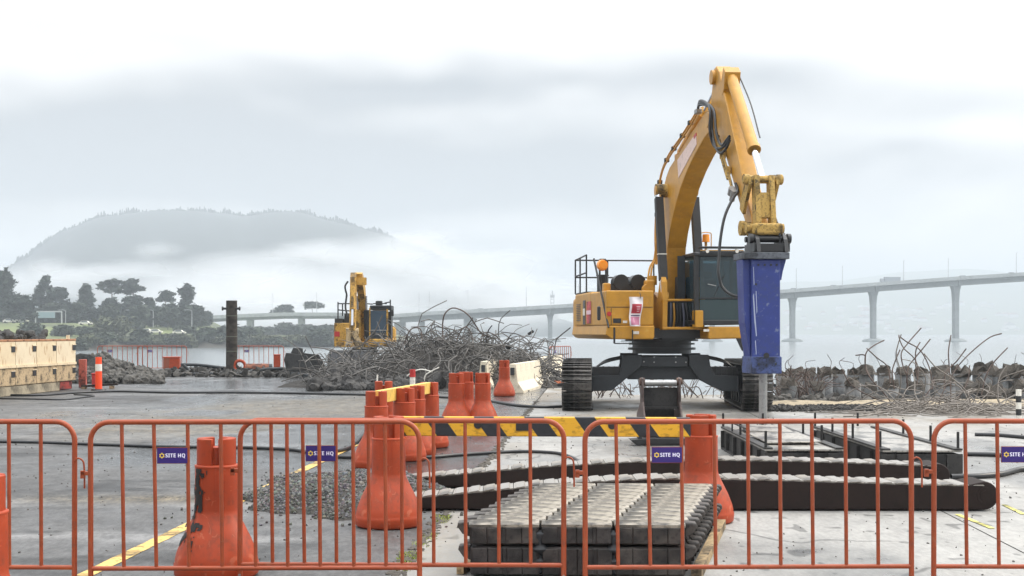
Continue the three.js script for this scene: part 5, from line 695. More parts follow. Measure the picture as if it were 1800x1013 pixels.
  mesh('seat', [rbox(0.42, 0.62, 0.12, 0.05, cx + 0.03, cb + 0.72, 0.7), rbox(0.42, 0.14, 0.42, 0.05, cx + 0.03, cb + 0.42, 0.92), rbox(0.22, 0.16, 0.1, 0.04, cx + 0.03, cb + 1.1, 0.7)], mats.black, cab); mesh('console', [rbox(0.12, 0.2, 0.5, 0.03, cx - 0.28, cb + 0.5, 1.05), rbox(0.12, 0.2, 0.5, 0.03, cx + 0.34, cb + 0.5, 1.05), cyl(0.02, 0.02, 0.25, cx - 0.28, cb + 0.7, 1.25), cyl(0.02, 0.02, 0.25, cx + 0.34, cb + 0.7, 1.25)], mats.dark, cab);
  for (const px of [1243, 1295]) { const q = Z(px, 442, zf2); mesh('head_lamp', [cyl(0.045, 0.05, 0.06, q.x, q.y, zf2 + 0.0, Math.PI / 2)], mats.steel, cab); mesh('lamp_lens', [cyl(0.038, 0.038, 0.01, q.x, q.y, zf2 + 0.034, Math.PI / 2)], mats.white, cab); }
  mesh('lamp_bar', [box(cw * 0.84, 0.02, 0.04, cx + 0.04, ct - 0.085, zf2)], mats.yellow, cab); mesh('wiper', [rod(V(cx - 0.12, cb + 0.62, zf2 - 0.035), V(cx + 0.1, cb + 1.05, zf2 - 0.035), 0.008)], mats.black, cab); mesh('wiper', [rod(V(cx - 0.26, cb + 0.86, zf2 - 0.03), V(cx - 0.08, cb + 0.82, zf2 - 0.03), 0.01)], mats.steel, cab);
  mesh('step_box', [rbox(0.17, 0.36, 0.3, 0.02, c0.x + 0.09, cb + 0.12, zf2 - 0.08)], mats.yellow, E); mesh('cab_side_panel', [box(0.16, 1.1, 0.04, c0.x - 0.09, cb + 0.95, 1.1), box(0.12, 1.0, 1.2, c0.x - 0.08, cb + 0.55, 0.5)], mats.dark, E);
  mesh('cab_edge', [rbox(0.05, ch * 0.45, 0.06, 0.01, c1.x + 0.015, cb + ch * 0.22, zf2 - 0.06)], mats.yellow, cab);
  const bcn = grp('beacon', E), bq = Z(1241, 419, 0.6); mesh('beacon_lens', [cyl(0.075, 0.085, 0.17, bq.x, bq.y, 0.6)], mats.amber, bcn); mesh('beacon_guard', [tube([V(bq.x - 0.12, bq.y - 0.2, 0.6), V(bq.x - 0.12, bq.y + 0.11, 0.6), V(bq.x, bq.y + 0.13, 0.6), V(bq.x + 0.12, bq.y + 0.11, 0.6), V(bq.x + 0.12, bq.y - 0.2, 0.6)], 0.012, 30, 6, 0.1, 'catmullrom'), rod(V(bq.x, bq.y - 0.36, 0.6), V(bq.x, bq.y - 0.08, 0.6), 0.03)], mats.yellow, bcn);
  // bag hanging on the tank front
  const b0 = P(1117, 548, 28.78), bag = thing('hanging_bag', 'white and red plastic bag hanging on the excavator tank', 'bag', b0, 0.105), g = new THREE.PlaneGeometry(0.27, 0.62, 10, 18), p = g.attributes.position; for (let i = 0; i < p.count; i++) { const x = p.getX(i), y = p.getY(i); p.setX(i, x * (0.82 + 0.3 * (y / 0.62 + 0.5)) + 0.02 * Math.sin(y * 9)); p.setZ(i, 0.05 * Math.cos(x * 9) + 0.025 * Math.sin(x * 22 + y * 14) + 0.02 * Math.sin(y * 17)); } g.computeVertexNormals();
  const cv = document.createElement('canvas'); cv.width = 128; cv.height = 256; const cc = cv.getContext('2d'); cc.fillStyle = '#d8d2d4'; cc.fillRect(0, 0, 128, 256); cc.fillStyle = '#a8303c'; cc.fillRect(20, 62, 96, 82); cc.fillStyle = '#d8c4cc'; for (let i = 0; i < 4; i++) cc.fillRect(60 + i * 4, 82 + i * 14, 40 - i * 5, 4); cc.fillStyle = '#3c2c50'; cc.fillRect(20, 158, 96, 10); cc.fillStyle = '#b8748c'; cc.fillRect(16, 172, 100, 72); cc.fillStyle = '#d8a8b8'; cc.fillRect(48, 182, 8, 40);
  const tx = new THREE.CanvasTexture(cv); tx.colorSpace = THREE.SRGBColorSpace; mesh('sheet', keepUV(g), new THREE.MeshStandardMaterial({ map: tx, roughness: 0.5, side: THREE.DoubleSide }), bag); mesh('tie', [tube([V(0.1, 0.28, 0.02), V(0.11, 0.36, 0), V(0.1, 0.40, -0.06)], 0.008, 8, 5)], mats.black, bag);
}

// ---------------------------------------------------------------- small excavator by the scrap heap
{
  const d = 58.2, E = thing('excavator', 'small yellow excavator standing far off behind the scrap heap', 'excavator', V((641 - 900) / FOCAL * d, 0, -d), 0.02), Z = (px, py, z) => onZ(E, px, py, z);
  const bx = (name, x0, y0, x1, y1, zf, depth, m, par = E, r = 0.03) => { const a = Z(x0, y0, zf), b = Z(x1, y1, zf); return mesh(name, [rbox(b.x - a.x, a.y - b.y, depth, r, (a.x + b.x) / 2, (a.y + b.y) / 2, zf - depth / 2)], m, par); };
  const yl = M(0.55, 0.33, 0.06, 0.6, { map: T.heavy });
  for (const s of [-1, 1]) { const t = grp('track', E); t.position.x = s * 1.1; const sg = ready(box(0.55, 0.03, 0.2, 0, 0, 0)); for (let i = 0; i < 36; i++) { const R = 0.36, h = 1.5, per = 4 * h + 2 * Math.PI * R; let u = i / 36 * per, z, y, a; if (u < 2 * h) { z = -h + u; y = 0.4 + R; a = 0; } else if (u < 2 * h + Math.PI * R) { const q = (u - 2 * h) / R; z = h + Math.sin(q) * R; y = 0.4 + Math.cos(q) * R; a = q; } else if (u < 4 * h + Math.PI * R) { z = h - (u - 2 * h - Math.PI * R); y = 0.4 - R; a = Math.PI; } else { const q = Math.PI + (u - 4 * h - Math.PI * R) / R; z = -h + Math.sin(q) * R; y = 0.4 + Math.cos(q) * R; a = q; } const m = mesh('track_shoe', sg, mats.shoe, t); m.position.set(0, y, z); m.rotation.x = a; } mesh('track_frame', [rbox(0.3, 0.4, 2.8, 0.05, 0, 0.42, 0)], mats.dark, t); }
  mesh('swing_ring', [cyl(0.5, 0.6, 0.4, 0, 0.9, 0, 0, 0, 0, 24)], mats.black, E);
  bx('body', 587, 568, 616, 609, 1.1, 3.0, yl); bx('side_cover', 604, 575, 617, 607, 1.14, 0.3, yl); mesh('counterweight', [rbox(2.4, 0.9, 0.7, 0.15, 0, 1.5, -2.0)], yl, E); mesh('deck', [rbox(2.3, 0.2, 3.2, 0.03, 0, 1.15, -0.4)], yl, E);
  bx('red_panel', 587.5, 583, 597, 592, 1.115, 0.02, mats.red); bx('filter_housing', 605, 551, 616, 569, 0.2, 0.6, mats.black); bx('debris_guard', 588, 560, 602, 575, 0.4, 0.8, mats.dark);
  const cab = grp('cab', E); bx('roof', 650, 537, 688, 545, 1.25, 1.5, mats.dark, cab); bx('sill', 648, 596, 690, 608, 1.3, 1.6, yl, cab, 0.05); for (const px of [[648.5, 651], [679, 682], [687, 690]]) bx('post', px[0], 541, px[1], 598, px[0] > 684 ? 0.0 : 1.25, 0.09, px[0] > 684 ? mats.dark : yl, cab, 0.01); bx('windscreen', 651, 546, 679, 590, 1.22, 0.02, M(0.03, 0.055, 0.085, 0.08), cab, 0.005); bx('lower_screen', 651, 585, 679, 597, 1.23, 0.02, mats.dark, cab, 0.005); bx('side_window', 682, 548, 688, 594, 0.6, 0.5, mats.black, cab, 0.01); bx('screen_bar', 651, 580, 679, 581.5, 1.25, 0.03, mats.steel, cab, 0.003); bx('roof_lamp_rail', 655, 533, 680, 535, 1.0, 0.04, mats.dark, cab, 0.005); bx('roof_box', 660, 529, 671, 537, 0.6, 0.5, mats.dark, cab); bx('lamp_frame', 652, 538, 679, 540, 1.28, 0.03, mats.dark, cab, 0.003); bx('mirror', 688, 546, 692, 556, 1.3, 0.05, mats.black, cab, 0.005);
  for (const l of [[[594, 531], [594, 562]], [[602, 534], [602, 556]], [[594, 534], [616, 534]], [[594, 545], [616, 547]], [[686, 527], [686, 548]], [[645, 534], [655, 535]], [[676, 533], [686, 531]]]) mesh('guard_rail', [rod(Z(...l[0], 0.5), Z(...l[1], 0.5), 0.03, 0.03, 6)], mats.dark, E);
  mesh('boom', [sidePrism([[0.4, 1.3], [0.75, 1.3], [0.95, 2.3], [1.7, 3.25], [2.7, 3.75], [2.8, 4.05], [2.5, 4.12], [1.4, 3.75], [0.6, 2.9], [0.3, 2.0]], 0.29, 0.02).translate(Z(637, 560, 1).x, 0, 0)], yl, E);
  const ax = Z(621.5, 560, 2.8).x; mesh('arm', [sidePrism([[2.45, 4.02], [2.85, 4.1], [3.05, 3.9], [3.45, 1.75], [3.25, 1.6], [3.05, 1.75], [2.6, 3.4]], 0.24, 0.015).translate(ax, 0, 0)], yl, E); mesh('boom_head', [box(0.62, 0.3, 0.3, ax + 0.2, 3.75, 2.7)], yl, E);
  { const c = grp('bucket_cylinder', E); mesh('barrel', [rod(V(ax, 3.55, 3.12), V(ax, 2.6, 3.32), 0.10, 0.10, 12)], yl, c); mesh('rod', [rod(V(ax, 2.6, 3.32), V(ax, 1.95, 3.45), 0.05, 0.05, 10)], mats.chrome, c); }
  for (const px of [630, 645]) { const c = grp('boom_cylinder', E), x = Z(px, 560, 1).x; mesh('barrel', [rod(V(x, 1.4, 1.15), V(x, 2.6, 1.3), 0.11, 0.11, 12)], px === 645 ? mats.black : yl, c); mesh('rod', [rod(V(x, 2.6, 1.3), V(x, 3.2, 1.5), 0.05, 0.05, 10)], mats.chrome, c); }
  mesh('hose', [tube([V(ax - 0.3, 3.2, 2.6), V(ax - 0.36, 3.55, 2.65), V(ax - 0.25, 3.75, 2.6)], 0.04, 14, 6), tube([V(ax - 0.3, 3.2, 2.6), V(ax - 0.34, 2.7, 2.7), V(ax - 0.24, 2.3, 2.8)], 0.04, 14, 6)], mats.hose, E);
  mesh('linkage', [beam(V(ax, 1.7, 3.35), V(ax + 0.3, 1.05, 3.2), 0.32, 0.22), beam(V(ax - 0.1, 1.75, 3.4), V(ax - 0.15, 1.15, 3.45), 0.14, 0.2), cyl(0.13, 0.13, 0.5, ax, 1.72, 3.32, 0, 0, Math.PI / 2)], M(0.42, 0.33, 0.2, 0.75, { map: T.heavy }), E);
  const bk = grp('bucket', E), b0 = Z(581, 617, 3.4), b1 = Z(654, 650, 3.4), bw = b1.x - b0.x, bcx = (b0.x + b1.x) / 2; mesh('shell', [sidePrism([[3.5, b0.y], [3.55, 0.4], [3.3, 0.06], [2.9, 0.08], [2.95, 0.14], [3.25, 0.16], [3.47, 0.42], [3.42, b0.y]], bw, 0.01).translate(bcx, 0, 0)], M(0.12, 0.13, 0.155, 0.5, { map: T.heavy, metalness: 0.3 }), bk); for (const s of [-1, 1]) mesh('cheek', [sidePrism([[3.52, b0.y], [3.56, 0.4], [3.3, 0.05], [2.8, 0.08], [2.95, 0.5]], 0.04, 0.006).translate(bcx + s * (bw / 2 + 0.01), 0, 0)], mats.dark, bk); mesh('rim', [box(bw + 0.05, 0.05, 0.1, bcx, b0.y + 0.01, 3.47)], mats.steel, bk);
}

// ---------------------------------------------------------------- scrap heap of bent reinforcing bars
function bent(rg, n) { // a random bent bar: points
  const p = [rg()], a = rnd() * Math.PI * 2, up = rr(0.2, 1); let dir = V(Math.cos(a), up, Math.sin(a)).normalize(); const L = rr(0.7, 2.3), k = 4; for (let i = 0; i < k; i++) { p.push(p[i].clone().addScaledVector(dir, L / k)); dir = dir.clone().add(V(rr(-0.8, 0.8), rr(-1.1, 0.25), rr(-0.8, 0.8))).normalize(); } return p; }
const heapTop = [[-6.6, 0.12], [-5.6, 0.3], [-4.7, 0.6], [-3.9, 1.35], [-2.8, 1.72], [-2.0, 1.75], [-1.2, 1.6], [-0.5, 1.35], [0.3, 1.0], [0.9, 0.65], [1.35, 0.15]];
const heapH = (x, d) => curve(heapTop, x) * Math.max(0, 1 - ((d - 45.2) / 4.6) ** 2);
{
  seed(101); const list = [], list2 = []; const pick = () => { const x = rr(-6.2, 1.2), d = rr(41, 49.3), h = heapH(x, d); return V(x, h * rr(0.25, 0.95), -d); };
  for (let i = 0; i < 1500; i++) { const p = bent(pick); for (const q of p) q.y = Math.max(0.03, q.y); (i % 3 ? list : list2).push(i % 2 ? tube(p, rr(0.009, 0.019), 9, 4) : tube(p, rr(0.007, 0.022), 12, 4, 0.15, 'catmullrom')); }
  const h = thing('scrap_heap', 'large tangled heap of bent reinforcing bars between the two excavators', 'scrap heap', V(0, 0, 0)); h.userData.kind = 'stuff';
  mesh('bars', list, M(0.115, 0.108, 0.10, 0.75), h); mesh('bars', list2, M(0.055, 0.051, 0.048, 0.8), h);
  const g = new THREE.PlaneGeometry(9, 10, 60, 50).rotateX(-Math.PI / 2).translate(-2.6, 0, -45.2), p = g.attributes.position; for (let i = 0; i < p.count; i++) { const x = p.getX(i), z = p.getZ(i), y = heapH(x, -z) * 0.62 * (0.7 + 0.6 * vn(x * 2.5, z * 2.5)); p.setY(i, y > 0.02 ? y : -0.05); } g.computeVertexNormals(); mesh('core', g, M(0.045, 0.041, 0.038, 0.95, { bumpMap: T.grain, bumpScale: 0.08, map: T.conc }), h);
  // rubble at its foot
  seed(55); scatter('rubble', 'dark broken concrete rubble along the foot of the scrap heap', 'rubble', 900, () => { const px = 545 + 225 * Math.pow(rnd(), 0.9), d = rr(39.2, 46), x = (px - 900) / FOCAL * d, k = rnd(); return [V(x, 0.06 + 0.5 * rnd() * Math.max(0, 1 - Math.abs(d - 43.6) / 4) * sstep(540, 600, px), -d), rr(0.05, 0.2) * (rnd() < 0.12 ? 1.6 : 1)]; }, mats.rock);
  // bars that stand out
  const one = (name, label, px, d, r, m = mats.rebar) => tag(mesh(name, [tube(px.map(([x, y, dz]) => P(x, y, d + (dz ?? 0))), r, px.length * 9, 6)], m), label, 'steel bar', 'bars standing out of the scrap heap');
  one('bent_bar', 'tall steel bar arching highest over the scrap heap', [[779, 600], [778, 570], [782, 552], [794, 542], [810, 545], [825, 556], [836, 572], [848, 588], [862, 592]], 45, 0.026);
  one('bent_bar', 'thin steel bar bowed low over the heap beyond the arching bar', [[845, 600], [852, 585], [868, 588], [882, 602], [890, 620]], 44.5, 0.02); one('bent_bar', 'steel bar curling over the middle of the scrap heap', [[800, 620], [806, 590], [818, 575], [828, 585], [832, 610]], 44, 0.022); one('bent_bar', 'steel bar looping at the excavator end of the scrap heap', [[705, 640], [712, 600], [724, 578], [738, 578], [742, 600]], 44, 0.022); one('bent_bar', 'pale steel bar hanging over the front of the rubble', [[705, 680], [715, 662], [738, 650], [760, 654]], 41, 0.022, mats.white); one('bent_bar', 'pale curled steel bar end beside the pair of post bases', [[745, 672], [748, 660], [760, 652], [772, 646]], 40.5, 0.02, mats.white); one('bent_bar', 'long straight thin bar leaning across the small excavator bucket', [[600, 610], [618, 632], [640, 655]], 47, 0.014, mats.steel);
  const t = thing('bar_with_blocks', 'steel bar with dark blocks on both ends poking out of the heap', 'steel bar', P(915, 598, 44)); const a = P(894, 610, 44).sub(t.position), b = P(938, 582, 44).sub(t.position); mesh('rod', [rod(a, b, 0.025, 0.025, 8)], mats.steel, t); mesh('block', [beam(b.clone().lerp(a, 0.22), b, 0.09, 0.09)], mats.black, t); mesh('block', [new THREE.IcosahedronGeometry(0.1, 1).translate(a.x, a.y, a.z)], mats.dark, t);
}
// dark bucket lying beside the small excavator
{
  const d = 52, t = thing('spare_bucket', 'wide dark steel bucket lying on the asphalt next to the rubble', 'bucket', G(535, 585 + 3984 / d), -1.85), dk = M(0.035, 0.037, 0.042, 0.55, { map: T.heavy });
  mesh('shell', [sidePrism([[-0.5, 0.02], [0.1, 0.02], [0.42, 0.22], [0.5, 0.55], [0.42, 0.78], [0.36, 0.76], [0.42, 0.55], [0.36, 0.26], [0.1, 0.08], [-0.5, 0.06]], 1.02, 0.01)], dk, t); for (const s of [-1, 1]) mesh('cheek', [sidePrism([[-0.5, 0.02], [0.1, 0.02], [0.42, 0.22], [0.5, 0.55], [0.42, 0.78], [-0.3, 0.7], [-0.62, 0.2]], 0.035, 0.006).translate(s * 0.5, 0, 0)], dk, t); t.scale.setScalar(1.15); for (const s of [-0.12, 0.2]) mesh('ear', [sidePrism([[0.1, 0.74], [0.4, 0.76], [0.3, 0.95], [0.12, 0.92]], 0.05, 0.008).translate(s, 0, 0)], dk, t);
}

// ---------------------------------------------------------------- concrete barriers
{
  const cm = M(0.68, 0.63, 0.53, 0.8, { map: T.grime, bumpMap: T.grain, bumpScale: 0.004 }), jp = [[-0.3, 0], [0.3, 0], [0.3, 0.07], [0.14, 0.30], [0.085, 0.8], [-0.085, 0.8], [-0.14, 0.30], [-0.3, 0.07]];
  const jersey = (x0, d0, x1, d1, label) => { const a = V(x0, 0, -d0), b = V(x1, 0, -d1), t = thing('concrete_barrier', label, 'concrete barrier', a.clone().add(b).multiplyScalar(0.5), Math.atan2(-(x1 - x0), d1 - d0), 'cream concrete barriers'), L = a.distanceTo(b); mesh('body', [prism(jp, L, 0.012)], cm, t); for (const s of [-0.3, 0.3]) mesh('lifting_slot', [box(0.62, 0.05, 0.16, 0, 0.02, s * L)], mats.black, t); mesh('end_block', [box(0.1, 0.2, 0.12, 0, 0.6, L / 2 + 0.05)], mats.dark, t); return t; };
  jersey(0.02, 37.4, 0.78, 42.2, 'long cream concrete barrier whose broad side faces the excavator'); jersey(-0.85, 40.6, -0.45, 44.2, 'cream concrete barrier showing its sloping end behind the orange post bases'); jersey(1.35, 50.2, 1.9, 54.2, 'cream concrete barrier farthest off near the wharf edge'); jersey(0.95, 46.2, 1.2, 49.2, 'cream concrete barrier half hidden behind the long one');
  seed(91); scatter('rubble', 'low pile of broken bits past the end of the cream barriers', 'rubble', 120, () => [V(rr(0.9, 2.1), rr(0.02, 0.1), -rr(44, 52)), rr(0.03, 0.1)], mats.rock); scatter('rubble', 'rusty orange fragments at the cream barrier end', 'rubble', 40, () => [V(rr(1.25, 1.75), rr(0.02, 0.08), -rr(42, 45)), rr(0.02, 0.07)], M(0.35, 0.10, 0.04, 0.9));
}
// orange mesh barriers far off
function farBarrier(x, d, turn, label, n = 1) { const o = bar0.clone(); o.name = numbered('crowd_barrier'); o.position.set(x, 0, -d); o.rotation.set(0, turn, 0); scene.add(o); tag(o, label, 'barrier', 'orange crowd barriers at the wharf edge'); o.userData.group = 'orange crowd barriers at the wharf edge'; return o; }
farBarrier((985 - 900) / FOCAL * 58, 58, 1.1, 'small orange barrier far off at the wharf edge beyond the cream barriers');
farBarrier((215 - 900) / FOCAL * 59.5, 59.5, 0.05, 'far orange barrier panel nearest the rubble bin'); farBarrier((285 - 900) / FOCAL * 59.5, 59.5, -0.04, 'far orange barrier panel in front of the orange bin by the water'); farBarrier((455 - 900) / FOCAL * 59.5, 59.5, 0.03, 'far orange barrier panel just past the steel pile');

// ---------------------------------------------------------------- far left of the wharf
{ // upright steel pile
  const b = G(407, 656), t = thing('steel_pile', 'tall dark rusty steel tube pile standing at the wharf edge', 'pile', b), H = 2.98, rs = M(0.045, 0.045, 0.035, 0.75, { map: T.rust, bumpMap: T.grain, bumpScale: 0.01 });
  mesh('tube', [cyl(0.225, 0.235, H, 0, H / 2, 0, 0, 0, 0, 28)], rs, t); mesh('cross_pin', [cyl(0.05, 0.05, 0.72, 0, H - 0.33, 0.1, 0, 0, Math.PI / 2, 10)], mats.black, t); for (const s of [-1, 1]) mesh('pin_end', [cyl(0.085, 0.085, 0.05, s * 0.35, H - 0.33, 0.1, 0, 0, Math.PI / 2, 12)], mats.black, t); for (const y of [0.9, 1.5, 2.35]) mesh('weld_band', [cyl(0.238, 0.238, 0.03, 0, y, 0, 0, 0, 0, 28)], M(0.12, 0.13, 0.10, 0.8), t);
}
{ // life ring on orange post, drum, orange bin
  const o = P(421, 645, 56), t = thing('life_ring', 'orange life ring leaning beside the steel pile', 'life ring', V(o.x, 0, o.z), 0.1); mesh('ring', [new THREE.TorusGeometry(0.22, 0.065, 10, 28).translate(0, 0.29, 0)], mats.orange, t); mesh('holder', [rbox(0.2, 0.52, 0.06, 0.03, -0.22, 0.26, -0.12)], mats.orange, t);
  const c = P(452, 650, 55.5), k = thing('steel_drum', 'rusty steel drum lying on its side near the life ring', 'drum', V(c.x, 0, c.z), 0.1); mesh('barrel', [cyl(0.2, 0.2, 0.95, 0, 0.2, 0, 0, 0, Math.PI / 2, 24), cyl(0.215, 0.215, 0.04, -0.15, 0.2, 0, 0, 0, Math.PI / 2, 24), cyl(0.215, 0.215, 0.04, 0.17, 0.2, 0, 0, 0, Math.PI / 2, 24)], M(0.28, 0.11, 0.05, 0.7, { map: T.rust }), k); mesh('head', [cyl(0.19, 0.19, 0.14, 0.53, 0.2, 0, 0, 0, Math.PI / 2, 24)], mats.dark, k);
  const e = P(302, 650, 56.5), q = thing('orange_bin', 'orange plastic bin with brown panel by the far barriers', 'bin', V(e.x, 0, e.z), 0.12); mesh('body', [rbox(0.66, 0.6, 0.5, 0.04, 0, 0.32, 0)], mats.orange, q); mesh('side_panel', [box(0.24, 0.56, 0.02, -0.2, 0.32, 0.26)], M(0.22, 0.06, 0.03, 0.7), q); mesh('lid', [rbox(0.7, 0.05, 0.54, 0.02, 0, 0.64, 0)], mats.orange, q);
  const z = P(487, 650, 56.5), w = thing('orange_bin', 'tall narrow orange plastic box at the end of the far barrier', 'bin', V(z.x, 0, z.z), 0.1); mesh('body', [rbox(0.26, 0.72, 0.3, 0.04, 0, 0.36, 0)], mats.orange, w); mesh('lid', [rbox(0.29, 0.05, 0.33, 0.02, 0, 0.74, 0)], mats.orange, w);
}
{ // bent pipes and beams on the ground
  seed(37); const L = [[[318, 641, 54], [350, 642, 54], [393, 647, 54], 'long dark bent pipe lying highest in the debris by the pile'], [[322, 642, 53.5], [334, 652, 53.5], [345, 662, 53], 'dark pipe leaning down across the debris'], [[300, 656, 54], [350, 652, 54], [400, 658, 53], 'dark beam lying level in the debris by the pile'], [[330, 664, 52.5], [370, 660, 52.5], [410, 662, 52.5], 'dark beam at the front of the debris by the pile'], [[395, 664, 51.5], [425, 656, 51.5], [445, 652, 51.8], 'dark pipe running past the foot of the steel pile'], [[430, 660, 52], [462, 650, 52.5], [497, 648, 52.5], 'dark pipe lying before the rusty drum'], [[500, 655, 52], [540, 660, 50], [560, 668, 48], 'dark beam between drum and wide bucket']];
  for (const [a, b, c, label] of L) tag(mesh('steel_pipe', [tube([P(...a), P(...b), P(...c)].map((p) => p.setY(Math.max(p.y, 0.07))), 0.06, 20, 8)], mats.dark), label, 'pipe', 'dark pipes by the steel pile');
  scatter('debris', 'low dark debris strewn along the far wharf edge', 'debris', 420, () => { const px = rr(290, 520), d = rr(50.5, 57.5); return [V((px - 900) / FOCAL * d, rr(0.02, 0.14), -d), V(rr(0.06, 0.26), rr(0.03, 0.09), rr(0.06, 0.2))]; }, M(0.06, 0.058, 0.056, 0.9, { map: T.conc }));
}
{ // rubble heap and curved plate
  seed(71); scatter('rubble', 'grey heap of broken rubble beyond the cream bin', 'rubble', 900, () => { const px = rr(132, 285), d = rr(44.5, 53), k = Math.max(0, 1 - Math.abs(px - 175) / 115) * Math.max(0, 1 - Math.abs(d - 49) / 5); return [V((px - 900) / FOCAL * d, 0.04 + 0.95 * k * Math.sqrt(rnd()), -d), rr(0.06, 0.2)]; }, M(0.10, 0.098, 0.094, 0.9, { map: T.conc, bumpMap: T.grain, bumpScale: 0.02 }));
  const a = P(133, 625, 43), g = new THREE.CylinderGeometry(1.6, 1.6, 1.1, 24, 1, true, -0.32, 0.64).rotateZ(Math.PI / 2), pl = thing('curved_plate', 'dark curved steel plate leaning on the rubble behind the bin end', 'steel plate', P(158, 632, 43.6), 0.35); mesh('sheet', [prism([[-0.52, 0.12], [-0.3, 0.2], [0.0, 0.15], [0.36, -0.06], [0.42, -0.32], [0.1, -0.2], [-0.52, -0.16]], 0.09, 0.01)], M(0.075, 0.085, 0.095, 0.5, { map: T.heavy }), pl);
}
{ // cream bin full of rubble, standing along the wharf
  const o = V((0 - 900) / FOCAL * 35, 0, -35), C = thing('rubble_bin', 'long cream steel bin loaded with rubble on a concrete base', 'bin', o, -Math.atan(AX)); const X = (px, py) => onX(C, px, py, 0);
  const cr = M(0.70, 0.61, 0.45, 0.6, { map: T.streak }), cr2 = M(0.72, 0.65, 0.51, 0.6, { map: T.streak }), crLow = M(0.46, 0.37, 0.25, 0.7, { map: T.heavy }), ys = [0.27, 1.42], zFar = X(133, 640).z, cols = [-20, 27, 64, 99, 133].map((px) => X(px, 640).z);
  const zs = [3.5, X(27, 640).z, X(64, 640).z, X(99, 640).z, zFar]; for (let i = 1; i < zs.length; i++) { const a = zs[i - 1], b = zs[i]; mesh('side_panel', [rbox(0.06, ys[1] - 0.745, a - b - 0.03, 0.012, -0.03, (0.745 + ys[1]) / 2, (a + b) / 2)], i % 2 ? cr : cr2, C); mesh('lower_panel', [rbox(0.06, 0.735 - ys[0], a - b - 0.03, 0.012, -0.03, (0.735 + ys[0]) / 2, (a + b) / 2)], crLow, C).userData.label = 'dirt stained lower panel'; mesh('edge_rail', [box(0.035, 0.07, a - b - 0.03, 0.012, ys[0] + 0.5, (a + b) / 2)], cr, C); }
  for (let i = 1; i < zs.length; i++) { for (const y of [0.56, 1.22]) { const w = 0.22; mesh('pocket', [rbox(0.02, 0.15, w, 0.008, 0.005, y, zs[i] + 0.16)], mats.black, C); mesh('pocket_rim', [box(0.03, 0.02, w + 0.06, 0.008, y + 0.09, zs[i] + 0.16)], cr2, C); } }
  mesh('core', [box(2.4, ys[1] - ys[0] - 0.06, 3.5 - zFar - 0.04, -1.27, (ys[0] + ys[1]) / 2 - 0.05, (3.5 + zFar) / 2)], cr2, C); mesh('end_panel', [rbox(2.4, ys[1] - ys[0], 0.05, 0.01, -1.27, (ys[0] + ys[1]) / 2, zFar - 0.03)], cr, C); mesh('top_rail', [rbox(0.1, 0.06, 3.5 - zFar, 0.015, -0.04, ys[1] + 0.03, (3.5 + zFar) / 2)], M(0.45, 0.27, 0.14, 0.7, { map: T.rust }), C);
  const zb = X(106, 688).z; mesh('concrete_base', [rbox(2.2, 0.25, 3.6 - zb, 0.02, -1.12, 0.125, (3.6 + zb) / 2)], M(0.38, 0.34, 0.26, 0.85, { map: T.conc }), C); mesh('red_chock', [rbox(2.0, 0.24, 0.9, 0.02, -1.05, 0.14, zb - 0.55)], M(0.30, 0.035, 0.03, 0.6, { map: T.heavy }), C); mesh('red_end_post', [rbox(0.22, 0.85, 0.12, 0.02, 0.0, 0.44, zFar - 0.55)], M(0.42, 0.10, 0.08, 0.6, { map: T.heavy }), C); mesh('corner_lug', [cyl(0.05, 0.05, 0.14, -0.04, ys[1] + 0.1, zFar + 0.5)], cr, C);
  seed(83); const r = scatter('rubble_load', '', '', 260, () => [V(rr(-2.2, -0.15), ys[1] + rr(-0.05, 0.22), rr(zFar + 1.6, 3.2)), rr(0.06, 0.17)], mats.rock, rocks, 0.4, C); r.userData.kind = 'stuff';
}
{ // orange delineator with a red block behind it, timbers
  const b = G(173, 687), t = thing('delineator_post', 'orange delineator post with a white band near the cream bin', 'delineator', b); mesh('post', [cyl(0.085, 0.1, 0.92, 0, 0.5, 0, 0, 0, 0, 18)], mats.orangeFluo ??= M(0.85, 0.07, 0.012, 0.45), t); mesh('band', [cyl(0.094, 0.095, 0.2, 0, 0.66, 0, 0, 0, 0, 18)], mats.white, t); mesh('foot', [cyl(0.2, 0.22, 0.05, 0, 0.025, 0, 0, 0, 0, 18)], mats.black, t);
  const c = thing('red_block', 'red plastic block standing behind the delineator post', 'block', G(167, 681), 0.1); mesh('body', [rbox(0.16, 0.4, 0.25, 0.02, 0, 0.2, 0), ], mats.red, c); mesh('top_lip', [rbox(0.18, 0.04, 0.27, 0.01, 0, 0.41, 0)], mats.red, c);
  const d = thing('timber', 'dark timber lying on bearers beside the delineator post', 'timber', G(172, 684), 0.06); mesh('plank', [rbox(1.05, 0.06, 0.2, 0.01, 0.05, 0.11, 0, 0, 0, 0.06)], mats.brown, d); for (const x of [-0.4, 0.4]) mesh('bearer', [box(0.1, 0.08, 0.25, x, 0.04 + x * 0.03, 0)], M(0.25, 0.18, 0.11, 0.9), d);
}

